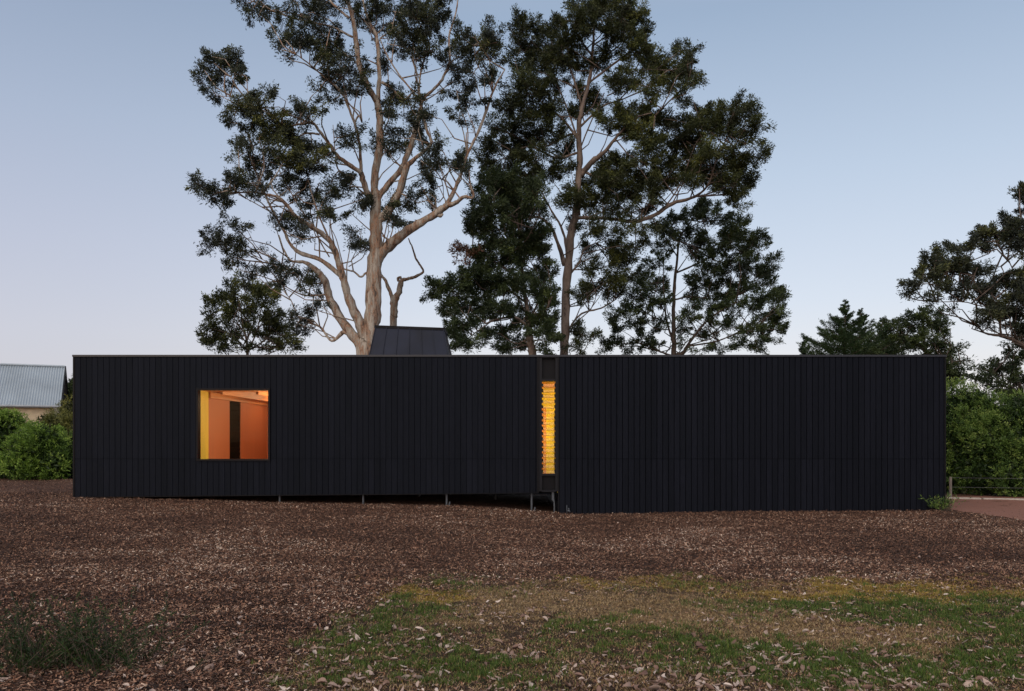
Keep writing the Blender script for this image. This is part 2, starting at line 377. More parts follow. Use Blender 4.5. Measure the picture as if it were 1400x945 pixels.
# ------------------------------------------------------------------ the house
def fx(p): return (p-700)/55
def fz(p): return EYE+(HZ-p)/55
YF = 20.0; TOP = fz(486.5); JOINT = fz(627.5); DEEP = 26.5
house = empty('house', (0,23,0), 'long low flat-roofed house clad in black vertical boards, lit window glowing orange', 'house')
XL, XM0, XM1, XR = fx(100.5), fx(737), fx(763), fx(1292.5)
ZL0, ZL1 = fz(679), fz(673.5)            # the raised wing's lower edge is a little out of level
def zlow(x): return ZL0+(ZL1-ZL0)*(x-XL)/(XM0-XL)
WX0, WX1, WZ0, WZ1 = fx(271), fx(367), fz(628), fz(533.5)
FR = .045
def cladding(x0, x1, zb, hole=None, wid=.1435):
    b = MB(); x = x0; edges = [x0]
    while x < x1-1e-3:
        x = min(x1, x+wid*random.choice([1,1,1,1,1.0,.98])); edges.append(x)
    GAP = .0034 if x0 < 0 else .0066
    for a, c in zip(edges[:-1], edges[1:]):
        if c-a < .02: continue
        subs = [(a,c)]
        if hole:
            hx0, hx1 = hole[0]-FR, hole[1]+FR; cuts = sorted({a, c, *[h for h in (hx0,hx1) if a < h < c]}); subs = list(zip(cuts[:-1],cuts[1:]))
        r1 = random.random(); r2 = random.random()
        for s0, s1 in subs:
            g0 = GAP if s0 == a else 0; g1 = GAP if s1 == c else 0
            zz = [(JOINT+.005, TOP-.03, r1)]; low = (zb(s0), JOINT-.005, r2, zb(s1))
            if hole and s0 >= hx0-1e-6 and s1 <= hx1+1e-6:
                zz = [(hole[3]+FR, TOP-.03, r1)]; low = (zb(s0), min(JOINT-.005, hole[2]-FR), r2, zb(s1))
            for z0, z1, r in zz: b.box(s0+g0, s1-g1, YF, YF+.018, z0, z1, r, bev=.0035 if s1-s0 > .03 else 0)
            b.box(s0+g0, s1-g1, YF, YF+.018, low[0], low[1], low[2], z0b=low[3], bev=.0035 if s1-s0 > .03 else 0)
    return b
w = cladding(XL+.03, XM0-.055, zlow, (WX0,WX1,WZ0,WZ1)).build('wall', M['board'], house)
c = MB()  # backing behind the boards and the wing's other walls
yb0, yb1 = YF+.0185, YF+.13
c.box(XL+.02, WX0-.02, yb0, yb1, ZL0+.03, TOP-.02); c.box(WX1+.02, XM0-.02, yb0, yb1, ZL0+.09, TOP-.02)
c.box(WX0-.02, WX1+.02, yb0, yb1, ZL0+.06, WZ0-.02); c.box(WX0-.02, WX1+.02, yb0, yb1, WZ1+.02, TOP-.02)
c.build('wall_backing', M['groove'], house)
s = MB(); s.box(XL+.004, XL+.10, yb1+.002, DEEP, ZL0+.02, TOP-.02); s.box(XL+.102, XM0+.3, DEEP-.10, DEEP, ZL0+.02, TOP-.02)
s.build('wall', M['board'], house)
t = MB(); t.box(XL-.012, XL+.030, YF-.012, YF+.05, ZL0-.01, TOP-.028); t.build('corner_trim', M['blackmetal'], house)
t = MB(); t.box(XM0-.052, XM0-.002, YF-.012, YF+.3, ZL1-.005, TOP-.028)
t.build('corner_trim', M['blackmetal'], house)
s = MB(); s.box(XL+.03, XM1-.02, yb1+.003, DEEP-.11, ZL0+.04, ZL0+.28); s.build('floor', M['groove'], house)
s = MB(); n_ = 40
for i in range(n_):
    a = XL+(XM0-XL)*i/n_; c_ = XL+(XM0-XL)*(i+1)/n_
    s.box(a, c_, YF+.001, YF+.017, zlow(a)-.022, zlow(a)-.003, .5)
s.build('base_flashing', M['blackmetal'], house)
zr = lambda x: float(np.interp(700+55*x, FXP, FYP)*0+EYE-(701.5-(x-XM1)/(XR-XM1)*3-HZ)/55)-.03
cladding(XM1+.03, XR-.03, zr).build('wall', M['board'], house)
c = MB(); c.box(XM1+.02, XR-.02, yb0, yb1, -.12, TOP-.02); c.build('wall_backing', M['groove'], house)
s = MB(); s.box(XR-.10, XR-.004, yb1+.002, DEEP, -.15, TOP-.02); s.box(XM1+.02, XR-.102, DEEP-.10, DEEP, -.15, TOP-.02); s.box(XM1+.001, XM1+.10, yb1+.002, DEEP-.105, -.15, .36); s.box(.3, 2.4, yb1+.002, YF+3.05, .361, .395)
s.build('wall', M['board'], house)
t = MB(); t.box(XR-.030, XR+.012, YF-.012, YF+.05, -.15, TOP-.028); t.build('corner_trim', M['blackmetal'], house)
t = MB(); t.box(XM1+.002, XM1+.028, YF-.012, YF+.05, -.15, TOP-.028)
t.build('corner_trim', M['blackmetal'], house)
r = MB(); r.box(XL-.02, XR+.02, YF-.028, YF+.10, TOP-.026, TOP+.022); r.box(XL-.02, XL+.10, YF+.102, DEEP+.02, TOP-.026, TOP+.022); r.box(XR-.10, XR+.02, YF+.102, DEEP+.02, TOP-.026, TOP+.022); r.box(XL+.102, XR-.102, DEEP-.10, DEEP+.02, TOP-.026, TOP+.022)
r.build('roof_capping', M['capmetal'], house)
r = MB(); r.box(XL+.102, XR-.102, YF+.14, DEEP-.11, TOP-.16, TOP-.09); r.build('roof', M['capmetal'], house)
# roof light box with standing seams
def P(px, py, Y): return Vector(((px-700)*Y/F, Y, EYE+(HZ-py)*Y/F))
fb0, fb1 = P(501.5,491,22.0), P(616,491,22.0); ft0, ft1 = P(513.5,447,22.9), P(606.5,450.5,22.9)
for v_ in (fb0,fb1): v_.z = TOP-.10
bb0, bb1 = Vector((fb0.x,24.6,TOP-.10)), Vector((fb1.x,24.6,TOP-.10)); bt0, bt1 = Vector((ft0.x,23.9,ft0.z)), Vector((ft1.x,23.9,ft1.z))
box_ = MB(); box_.hexa([fb0,fb1,bb1,bb0,ft0,ft1,bt1,bt0]); hop = box_.build('roof_hopper', M['seam'], house)
sm = MB()
nrm = (fb1-fb0).cross(ft0-fb0).normalized()*1.0
if nrm.y > 0: nrm = -nrm
for i in range(7):
    a = i/6; p0 = fb0.lerp(fb1,a); p1 = ft0.lerp(ft1,a); wv = Vector((.008,0,0)); d = nrm*.026; e = nrm*-.004
    sm.hexa([p0-wv+e,p0+wv+e,p0+wv+d,p0-wv+d, p1-wv+e,p1+wv+e,p1+wv+d,p1-wv+d])
for (q0,q1,r0,r1_) in ((fb0,bb0,ft0,bt0),(fb1,bb1,ft1,bt1)):
    sg = -1 if q0 is fb0 else 1
    for a in (.33,.66):
        p0 = q0.lerp(q1,a); p1 = r0.lerp(r1_,a); wv = Vector((0,.008,0)); d = Vector((sg*.026,0,0)); e = -d*.15
        sm.hexa([p0-wv+e,p0+wv+e,p0+wv+d,p0-wv+d, p1-wv+e,p1+wv+e,p1+wv+d,p1-wv+d])
sm.build('standing_seam', M['seam'], hop)
cp = MB(); e1 = Vector((.03,0,0)); up = Vector((0,0,.045)); fr_ = Vector((0,.035,0))
dn = Vector((0,0,-.035))
cp.hexa([ft0-e1-fr_+dn, ft1+e1-fr_+dn, bt1+e1+fr_+dn, bt0-e1+fr_+dn, ft0-e1-fr_+up, ft1+e1-fr_+up, bt1+e1+fr_+up, bt0-e1+fr_+up]); cp.build('hopper_cap', M['blackmetal'], hop)
# big window
win = empty('window', (0,0,0), None, None); win.parent = house; win.location = (WX0,-3,0)
def childof(o_, par):
    off = Vector((0,0,0)); p = par
    while p: off += p.location; p = p.parent
    o_.parent = par; o_.location = -off
f = MB(); y0, y1 = YF-.03, YF+.16
f.box(WX0-FR, WX1+FR, y0, y1, WZ1, WZ1+FR); f.box(WX0-FR, WX1+FR, y0, y1, WZ0-FR, WZ0); f.box(WX0-FR, WX0, y0, y1, WZ0+.001, WZ1-.001); f.box(WX1, WX1+FR, y0, y1, WZ0+.001, WZ1-.001)
f.build('frame', M['blackmetal'], win)
p = MB(); p.box(WX0+.001, WX1-.001, YF+.02, YF+.026, WZ0+.001, WZ1-.001); p.build('pane', M['glass'], win)
rv = MB(); ra, rb = YF+.161, YF+.68
rv.box(WX0-.03, WX0, ra, rb, WZ0-.03, WZ1); rv.build('reveal', M['ply_yellow'], win)
rv = MB(); rv.box(WX0+.001, WX1-.001, ra, rb, WZ0-.03, WZ0-.006); rv.build('sill', M['blackmetal'], win)
rv = MB(); rv.box(WX0-.03, WX1+.03, ra, rb, WZ1+.001, WZ1+.03); rv.build('head', M['timber'], win)
# room behind the window
RX0, RX1, RY0, RY1, RZ0, RZ1 = WX0-.03, -3.2, YF+.14, YF+5.7, ZL0+.30, 3.22
i_ = MB(); i_.box(RX0-.03, RX0+.005, rb+.001, YF+2.3, RZ0, RZ1); i_.box(RX0-.03, RX0+.005, YF+3.2, RY1+.05, RZ0, RZ1); i_.box(RX0+.006, RX1, YF+5.68, RY1+.05, RZ0, RZ1); i_.box(RX1, RX1+.03, RY0, RY1, RZ0, RZ1)
i_.build('interior_wall', M['ply_red'], house)
i_ = MB(); i_.box(RX0, RX1, RY0, RY1, RZ0-.02, RZ0-.001); i_.build('interior_floor', M['timber'], house)
i_ = MB(); i_.box(RX0-.03, RX1+.03, RY0, RY1+.05, RZ1+.001, RZ1+.03); i_.build('ceiling', M['ply_red'], house)
i_ = MB()
for q in range(18):
    z = RZ0+.02+q*.148
    i_.hexa([(RX0-.06,YF+2.3,z),(RX0-.02,YF+2.3,z),(RX0-.02,YF+3.2,z),(RX0-.06,YF+3.2,z),(RX0-.03,YF+2.3,z+.14),(RX0+.0,YF+2.3,z+.13),(RX0+.0,YF+3.2,z+.13),(RX0-.03,YF+3.2,z+.14)])
i_.box(RX0-.12, RX0-.08, YF+2.28, YF+3.22, RZ0, RZ1); i_.build('interior_louvre', M['dark_in'], house)
for bx_, zz in ((RX0+.052,2.80), (-7.47,2.89), (-6.55,2.89), (-5.6,2.89), (-4.65,2.89)):
    i_ = MB(); i_.box(bx_-.03, bx_+.03, rb+.01, YF+5.67, zz, zz+.20, bev=0); i_.build('beam', M['timber'], house)
dl = MB(); dl.box(-7.0,-6.88,YF+4.44,YF+4.56,3.12,3.19); dl.build('downlight', M['lamp'], house)
# link bay with the louvre window
lw = empty('louvre_window', (0,0,0), None, None); lw.parent = house; lw.location = (.9,-3,0)
LX0, LX1 = fx(741), fx(759.3)
f = MB(); yA, yB = YF+.012, YF+.14
f.box(XM0, LX0, yA, yB, fz(672), TOP-.028); f.box(LX1, XM1, yA, yB, fz(672), TOP-.028)
for a, c_ in ((521,518.2),(650.5,647.5),(673,670),(489.5,487.5)): f.box(LX0+.001, LX1-.001, yA+.004, yB, fz(a), fz(c_))
fr = f.build('frame', M['framemetal'], lw)
f = MB(); f.box(LX0+.001, LX1-.001, yA+.11, yA+.125, fz(518.2)+.001, fz(489.5)-.001); f.build('infill_panel', M['blackmetal'], lw)
f = MB(); f.box(LX0+.001, LX1-.001, yA+.11, yA+.125, fz(670)+.001, fz(650.5)-.001); f.build('infill_panel', M['blackmetal'], lw)
zt, zb_ = fz(521.3), fz(647); nb = 17; dz = (zt-zb_)/nb
clips = [MB(), MB()]; tl = .045
for q in range(nb):
    za = zb_+q*dz; g_ = MB()
    X0, X1_ = LX0+.018, LX1-.018; ym = yA+.05
    g_.hexa([(X0,ym-tl,za-.004),(X1_,ym-tl,za-.004),(X1_,ym-tl+.005,za-.004),(X0,ym-tl+.005,za-.004),(X0,ym+tl,za+dz+.03),(X1_,ym+tl,za+dz+.03),(X1_,ym+tl+.005,za+dz+.03),(X0,ym+tl+.005,za+dz+.03)])
    bl = g_.build('blade', M['louvre_glass'], lw)
    ed = MB(); ed.box(X0, X1_, ym-tl-.003, ym-tl+.006, za-.012, za-.0045); ed.build('blade_edge', M['amber_edge'], lw)
    for xa, xb in ((LX0+.001,LX0+.036),(LX1-.024,LX1-.001)):
        xi = (xa+.018) if xa < .9 else (xa-.018+.0); 
        clips[0 if xa < .9 else 1].hexa([(xa,ym-tl-.008,za),(xb,ym-tl-.008,za),(xb,ym-tl+.02,za),(xa,ym-tl+.02,za),(xa,ym+tl,za+dz*.62),(xb,ym+tl,za+dz*.62),(xb,ym+tl+.02,za+dz*.62),(xa,ym+tl+.02,za+dz*.62)])
for clip in clips: clip.build('blade_clips', M['blackmetal'], lw)
# room behind the louvres
i_ = MB(); i_.box(.30, 2.4, YF+3.0, YF+3.05, .4, 3.6); i_.box(1.95, 2.0, YF+.2, YF+2.99, .4, 3.6); i_.box(.25, .30, YF+.2, YF+3.05, .4, 3.6); i_.build('interior_wall', M['yellow_wall'], house)
i_ = MB(); i_.box(.30, 2.4, YF+.2, YF+2.99, 3.18, 3.21); i_.box(.55, .945, YF+2.2, YF+2.26, .45, 2.62); i_.build('interior_wall', M['ply_red'], house)
i_ = MB(); i_.box(1.225, 1.24, YF+2.9, YF+2.99, .9, 2.45); i_.build('door_jamb', M['white'], house)
dl = MB(); dl.box(-5.81,-5.69,YF+1.2,YF+1.32,2.70,2.77); dl.build('downlight', M['lamp'], house)
dl = MB(); dl.box(1.5,1.62,YF+1.6,YF+1.72,3.10,3.15); dl.build('downlight', M['lamp'], house)
# piers below the raised wing
for i, (px, py) in enumerate(((380,685),(495,686.5),(610,688),(727,694))):
    x = fx(px); zg = Gs(x,YF+.15); s = MB(); s.tube([(x,YF+.15,zg-.2),(x,YF+.15,zlow(x)+.06)], [.026,.026], 10)
    s.box(x-.06, x+.06, YF+.09, YF+.21, zlow(x)+.02, zlow(x)+.035)
    if i >= 2: s.tube([(x+.05,YF+.10,zg-.1),(x+.085,YF+.09,zg+.10)],[.022,.02],8)
    s.build('pier', M['galv'], house)
for i, px in enumerate((430,560,680)):
    x = fx(px)-.1; s = MB(); s.tube([(x,YF+3,-.2),(x,YF+3,.5)], [.04,.04], 8); s.build('pier', M['galv'], house)
s = MB(); x = fx(757.5); s.tube([(x-.02,YF+.1,fz(672)),(x-.02,YF+.1,fz(684)),(x+.01,YF+.08,fz(687)),(x+.012,YF+.08,Gs(x,YF)-.1)],[.04,.038,.02,.02],10); s.build('drain_pipe', M['galv'], house)
s = MB(); s.box(XL-.09, XL+.0, YF+.3, YF+.40, fz(503.5), fz(500)); s.build('rain_spout', M['blackmetal'], house)
# small tap by the wall
tp = MB(); x = fx(774.5); zg = Gs(x,YF-.1)
tp.tube([(x,YF-.12,zg-.05),(x,YF-.12,zg+.22)],[.009,.009],8); tp.tube([(x,YF-.12,zg+.07),(x+.05,YF-.15,zg+.09),(x+.075,YF-.16,zg+.05)],[.02,.03,.022],8); tp.tube([(x+.045,YF-.16,zg+.10),(x+.045,YF-.16,zg+.15)],[.008,.022],8)
tag(tp.build('garden_tap', M['galv'], None, True), 'small grey garden tap on a thin riser at the foot of the black wall', 'tap')

# ------------------------------------------------------------------ shed, far left
th = math.radians(25); u = Vector((-math.cos(th),-math.sin(th),0)); vv = Vector((math.sin(th),-math.cos(th),0))
R_ = Vector((-23.6,42.5,EYE+98*42.5/F)); HS = 2.55; E_ = R_+vv*HS; E_.z = EYE+47.5*E_.y/F
shed = empty('shed', (R_.x+u.x*5, R_.y+u.y*5, 0), 'pale stone outbuilding with steep corrugated metal roof behind the left bushes', 'shed')
LEN = 11
def sheet(side):
    nW = int(LEN/.076)*6; V = []; Fc = []
    for i in range(nW+1):
        d = i*LEN/nW; h = .022*math.sin(2*math.pi*d/.115)
        for t_ in (0,1.06):
            p = R_+u*d+vv*(side*HS*t_); p.z = R_.z+(E_.z-R_.z)*t_+h; V.append(p)
    for i in range(nW): Fc.append((2*i,2*i+1,2*i+3,2*i+2))
    me = bpy.data.meshes.new('roof'); me.from_pydata(V,[],Fc); return me
rf = link('roof', sheet(1), M['roofsteel'], shed, True); link('roof', sheet(-1), M['roofsteel'], shed, True)
rc = MB(); rc.tube([R_+Vector((0,0,.03)), R_+u*LEN+Vector((0,0,.03))],[.07,.07],8); rc.build('ridge_cap', M['roofsteel'], shed)
bg = MB()
for sd in (1,-1):
    e = R_+vv*(sd*HS*1.06); e.z = R_.z+(E_.z-R_.z)*1.06; o_ = u*-.04
    bg.hexa([R_+o_+Vector((0,0,-.16)), e+o_+Vector((0,0,-.16)), e+Vector((0,0,-.16)), R_+Vector((0,0,-.16)), R_+o_+Vector((0,0,.06)), e+o_+Vector((0,0,.06)), e+Vector((0,0,.06)), R_+Vector((0,0,.06))])
bg.build('barge_board', M['blackmetal'], shed)
gt = MB(); a = E_+vv*.16; a.z = E_.z-.14; gt.tube([a, a+u*LEN],[.07,.07],8); gt.build('gutter', M['white'], shed)
wl = MB(); i0 = u*.35; hs = HS-.12
A = [R_+i0+vv*hs, R_+u*(LEN-.3)+vv*hs, R_+u*(LEN-.3)-vv*hs, R_+i0-vv*hs]
wl.hexa([Vector((q.x,q.y,-.1)) for q in A]+[Vector((q.x,q.y,E_.z-.08)) for q in A])
wl.build('wall', M['limestone'], shed)
gb = MB(); n0 = len(gb.v); zt_ = E_.z-.07
for off in (i0, i0+u*.15): gb.v += [tuple(Vector(((R_+off+vv*hs).x,(R_+off+vv*hs).y,zt_))), tuple(Vector(((R_+off-vv*hs).x,(R_+off-vv*hs).y,zt_))), tuple(Vector(((R_+off).x,(R_+off).y,R_.z-.12)))]
gb.f += [(0,1,2),(5,4,3),(0,3,4,1),(1,4,5,2),(2,5,3,0)]; gb.r += [.5]*5
gb.build('gable', M['blackmetal'], shed)

# ------------------------------------------------------------------ trees
def catmull(P, sub=5):
    P = np.asarray(P, float); out = []
    Q = np.vstack([2*P[0]-P[1], P, 2*P[-1]-P[-2]])
    for i in range(1, len(Q)-2):
        for s_ in range(sub):
            t_ = s_/sub
            out.append(.5*((2*Q[i])+(-Q[i-1]+Q[i+1])*t_+(2*Q[i-1]-5*Q[i]+4*Q[i+1]-Q[i+2])*t_**2+(-Q[i-1]+3*Q[i]-3*Q[i+1]+Q[i+2])*t_**3))
    out.append(P[-1]); return np.array(out)
class TreeB:
    """skeleton traced in photo pixels, each limb given its own depth, then grown in metres"""
    def __init__(s, Y0, spread):
        s.Y0 = Y0; s.sp = spread; s.nodes = []; s.tr = MB(); s.br = MB(); s.L = []
    def world(s, px, py, Y): return ((px-700)*Y/F, Y, EYE+(HZ-py)*Y/F)
    def limb(s, pts, dd=None, first=False, sides=9, fine=False):
        """pts (px,py,width px)"""
        P = np.array(pts, float)
        if first or not s.nodes: d0 = s.Y0
        else:
            N = np.array(s.nodes); d0 = N[np.argmin((N[:,0]-P[0,0])**2+(N[:,1]-P[0,1])**2),2]
        ln = np.sum(np.hypot(*(P[1:,:2]-P[:-1,:2]).T))*s.Y0/F
        if dd is None: dd = random.uniform(-1,1)*min(s.sp, ln*.5)
        C = catmull(P, 5); n = len(C); t_ = np.linspace(0,1,n)
        dep = d0+dd*t_**1.2
        C[1:-1,:2] += rng.normal(0, .35 if not fine else .5, (n-2,2))*np.minimum(1, C[1:-1,2:3]/6)
        W3 = [s.world(C[i,0], C[i,1], dep[i]) for i in range(n)]
        rad = [max(.006, C[i,2]*.46*dep[i]/F*(1+.07*math.sin(i*2.1+C[0,0]))) for i in range(n)]
        (s.br if fine else s.tr).tube(W3, rad, sides if not fine else 5)
        for i in range(n): s.nodes.append((C[i,0], C[i,1], dep[i], W3[i][0], W3[i][1], W3[i][2]))
        if first: s.base = W3[0]
    def ground_trunk(s, pts, wbase=1.25):
        """adds the hidden foot of the trunk down to the ground"""
        x, y, w_ = pts[0]; gy = HZ+F*(EYE-Gs((x-700)*s.Y0/F, s.Y0)+.15)/s.Y0
        s.limb([(x+(x-pts[1][0])*.2, gy, w_*wbase)]+list(pts), 0, True, 14)
        s.base = (s.base[0], s.base[1], 0)
    def clump(s, px, py, rx, ry, dens=1.0, ls=.16, hang=1.0, puff=.30, flat=.75, twigs=True, depthj=.6, tone=0):
        N = np.array(s.nodes); d2 = (N[:,0]-px)**2+((N[:,1]-py)*1.0)**2+ (np.abs(N[:,2]-s.Y0)*6)**2*.2
        k_ = int(np.argmin(d2)); dep = N[k_,2]+random.uniform(-1,1)*depthj*s.sp*.5
        m_ = dep/F; c_ = np.array(s.world(px,py,dep)); Rx, Rz = rx*m_, ry*m_; Ry = (Rx+Rz)*.5
        area = math.pi*Rx*Rz; npf = max(4, int(area*11*dens**.5))
        q = rng.normal(0,1,(npf,3)); q = norm(q)*(rng.random((npf,1))**.45)
        pc = c_+q*np.array([Rx,Ry,Rz])
        att = N[k_,3:6]
        if twigs:
            mid = (att+c_)/2+np.array([0,0,-.08*np.linalg.norm(att-c_)])
            dist = np.linalg.norm(att-c_)
            r0 = .018+.008*dist
            if dist > .02: s.tr.tube([tuple(att),tuple(mid+rng.normal(0,.05*dist,3)),tuple(c_-np.array([0,0,Rz*.35]))],[r0,r0*.75,r0*.5],5)
            dd_ = np.hypot(N[:,0]-px, N[:,1]-py); cand = np.where((dd_ < 75)&(dd_ > 22)&(N[:,1] > py+10)&(np.abs(N[:,2]-dep) < 1.6))[0]
            if len(cand):
                a2 = N[cand[int(rng.integers(0,len(cand)))],3:6]; e2 = pc[0]; q1 = a2*.6+e2*.4+rng.normal(0,.12,3); q2 = a2*.25+e2*.75+rng.normal(0,.12,3)+np.array([0,0,.1])
                s.tr.tube([tuple(a2),tuple(q1),tuple(q2),tuple(e2)],[.030,.022,.015,.007],5)
            root = c_-np.array([0,0,Rz*.35])
            for i in rng.choice(npf, max(2,int(npf*.7)), replace=False):
                e = pc[i]; mm_ = (root+e)/2+rng.normal(0,.06,3)+np.array([0,0,-.05]); s.br.tube([tuple(root),tuple(mm_),tuple(e)],[.012,.009,.005],3)
        nl = max(10, int(area*1150*dens*(.16/ls)**1.6)); idx = rng.integers(0,npf,nl)
        ps = puff*rng.uniform(.7,1.3,npf)[idx][:,None]
        rt = c_-np.array([0,0,Rz*.55])
        pd = norm(norm(pc-rt)+rng.normal(0,.35,(npf,3))+np.array([.12,0,0]))
        ps = puff*rng.uniform(.7,1.3,npf)[idx][:,None]; u_ = rng.random((nl,1))**.8*2.0-.9
        o_ = pd[idx]*u_*ps*.95+np.clip(rng.normal(0,.5,(nl,3)),-1,1)*ps*np.array([.62,.62,.5])*(1.15-.35*u_)
        C = pc[idx]+o_
        D = norm(pd[idx]*.8+rng.normal(0,.45,(nl,3))+np.array([0,0,-.40*hang]))
        W_ = norm(np.cross(D, rng.normal(0,1,(nl,3)))); Ll = ls*rng.uniform(.6,1.3,nl)
        V, Fq_ = quads(C, D, W_, Ll, Ll*rng.uniform(.20,.33,nl))
        pt = (rng.uniform(0,.50,npf)+random.uniform(-.06,.20))[idx]
        s.L.append((V, np.clip(pt+rng.uniform(0,.36,nl)+tone, 0, 1)))
    def finish(s, name, label, cat, bark, leaf, group=None, soft=None):
        root = empty(name, s.base, label, cat, group)
        nf = len(s.tr.f); off = len(s.tr.v); s.tr.v += s.br.v; s.tr.f += [tuple(i+off for i in f_) for f_ in s.br.f]; s.tr.r += s.br.r
        t_ = s.tr.build('trunk', bark, root, True); t_.data.materials.append(M['twig'])
        t_.data.polygons.foreach_set('material_index', [0]*nf+[1]*(len(s.tr.f)-nf))
        if s.L:
            V = np.concatenate([a for a,_ in s.L]); r_ = np.concatenate([b_ for _,b_ in s.L])
            link('crown', bigmesh('crown', V, np.arange(len(V)).reshape(-1,4), r_), leaf, root)
        return root
zA = lambda x,y: (240+x/3.043, y/3.043)
zB = lambda x,y: (240+x/3.043, 220+y/3.043)
zC = lambda x,y: (560+x/2.593, y/2.593)
zD = lambda x,y: (560+x/2.593, 240+y/2.593)
zE = lambda x,y: (1080+x/3.5, 230+y/3.5)
zH = lambda x,y: (1200+x/3.635, 460+y/3.635)
def conv(fn, s_, L): return [(*fn(x,y), w_/s_) for x,y,w_ in L]

# --- tall pale gum
T = TreeB(31, 3.2)
A = lambda L: conv(zA, 3.043, L)
B = lambda L: conv(zB, 3.043, L)
T.ground_trunk(B([(790,830,78),(805,740,76),(818,640,74),(825,500,66),(832,380,62),(832,260,52),(835,170,46),(835,130,42)])+A([(828,790,34),(832,700,33),(850,600,33),(848,480,30),(838,420,28)]))
T.limb(A([(838,425,28),(800,360,26),(765,270,24),(750,160,22),(735,70,19),(715,0,16),(705,-100,12),(690,-190,7)]), -1.2)
T.limb(A([(843,420,20),(848,300,19),(838,160,16),(815,110,14),(785,30,12),(770,-80,8)]), 1.3)
T.limb(A([(737,155,10),(650,112,9),(560,92,7),(440,60,6),(380,30,4),(340,-10,3)]), -1)
T.limb(A([(722,75,11),(680,40,10),(640,0,9),(600,-60,6)]), .8)
T.limb(B([(828,190,30),(790,110,26)])+A([(775,730,24),(760,710,20),(680,655,18),(640,600,16),(600,550,13),(570,510,11),(530,515,8),(480,525,5)]), -2)
T.limb(A([(772,715,15),(765,600,13),(745,510,12),(712,430,10),(690,380,9),(630,330,8),(560,270,6),(500,225,4)]), -1.8)
T.limb(A([(745,510,9),(762,482,8),(776,510,6)]), -.2)
T.limb(A([(600,560,10),(570,555,9),(530,560,8),(470,600,5)]), -.4)
T.limb(B([(845,250,36)])+A([(880,885,40),(930,800,34),(960,700,28),(1010,650,17),(1065,600,14),(1045,540,12),(1020,430,10),(1015,330,8),(1040,230,6),(1060,150,5),(1070,60,4)]), -1.2)
T.limb(A([(840,830,30),(880,770,26),(940,700,24),(975,620,26),(1005,520,22),(1018,460,18),(1028,415,15),(1070,375,12),(1110,330,12),(1140,250,10),(1138,150,8),(1165,60,7),(1178,-20,5)]), 1.6)
T.limb(A([(1020,430,9),(985,380,8),(930,310,7),(880,230,6),(850,160,4)]), .8)
T.limb(A([(1012,420,6),(1000,300,5),(960,200,4),(905,130,4),(915,50,3)]), 1)
T.limb(A([(1020,350,5),(990,250,4),(985,150,3)]), .3)
T.limb(A([(858,342,13),(900,370,12),(950,415,10),(985,385,7)]), .3)
T.limb(B([(840,420,40),(870,370,46),(940,310,44),(1010,265,38),(1090,215,32),(1130,185,26),(1165,175,19),(1200,150,16),(1240,150,10),(1225,90,6),(1222,40,4)]), -1.5)
T.limb(B([(1080,220,14),(1100,230,16),(1113,222,9)]), -.1)
T.limb(B([(1125,190,22),(1165,110,17),(1190,50,14)])+A([(1215,640,12),(1250,570,12),(1290,470,12),(1310,410,10),(1335,350,8),(1370,290,5)]), -.8)
T.limb(A([(1213,640,6),(1215,540,5),(1185,450,4),(1170,380,3)]), .4)
T.limb(A([(1330,350,4),(1260,280,4),(1240,190,3)]), .3)
T.limb(B([(790,800,50),(750,740,46),(690,660,40),(645,580,36),(620,500,32),(590,460,26),(540,425,16),(480,415,10),(450,370,8),(430,310,5)]), 2.2)
T.limb(B([(795,740,50),(765,670,46),(725,590,38),(700,500,34),(680,430,28),(660,360,24),(620,310,22),(560,270,20),(500,230,18),(440,160,14),(380,140,10),(300,130,8),(215,140,6)]), -2.6)
T.limb(B([(690,480,24),(600,410,18),(520,385,18),(480,350,14),(450,290,12),(400,200,10),(360,110,8),(330,30,7),(318,-60,4)]), -1)
T.limb(B([(745,745,12),(700,712,18),(650,750,12),(600,690,9),(520,660,6),(480,580,4),(440,530,3)]), 1)
T.limb(B([(635,555,8),(540,560,7),(470,530,5),(430,500,3)]), .3)
T.limb(B([(795,465,9),(770,482,9),(740,460,8),(700,450,7),(680,430,5)]), .2)
T.limb(B([(665,370,9),(610,260,8),(565,130,6),(540,20,4)]), -.6)
T.limb(B([(600,420,7),(590,300,6),(520,200,5),(440,60,4)]), -.8)
T.limb(B([(640,400,6),(600,330,6),(560,200,5),(600,90,4)]), .6)
T.limb(B([(700,450,5),(670,330,4),(640,270,3)]), .6); T.limb(B([(720,440,5),(780,400,4),(790,340,3)]), .3)
T.limb(B([(500,480,5),(400,430,4),(300,380,3),(200,340,2.5)]), .2); T.limb(B([(430,420,4),(340,360,3),(300,290,2.5)]), .2); T.limb(B([(480,440,4),(360,420,3),(240,410,2)]), .2)
T.limb(B([(390,210,5),(320,170,4),(260,140,3)]), -.2)
T.limb(A([(740,735,6),(680,710,7),(665,640,5),(655,520,3)]), -.3)
T.limb(A([(310,430,5),(260,370,4),(230,320,3)]), -.1); T.limb(A([(430,500,5),(370,450,5),(310,430,5),(295,320,3)]), -.3); T.limb(A([(310,430,4),(240,405,3),(170,400,2)]), -.1)
T.limb(B([(860,310,8),(890,325,7),(940,290,6),(965,250,4)]), .5)
T.limb(B([(1020,0,5),(1080,40,5),(1110,90,4),(1115,150,3)]), .5)
for e in ((820,640,150,640),(700,430,690,300),(850,540,900,440),(1040,540,1080,640),(1000,640,1100,700)): pass
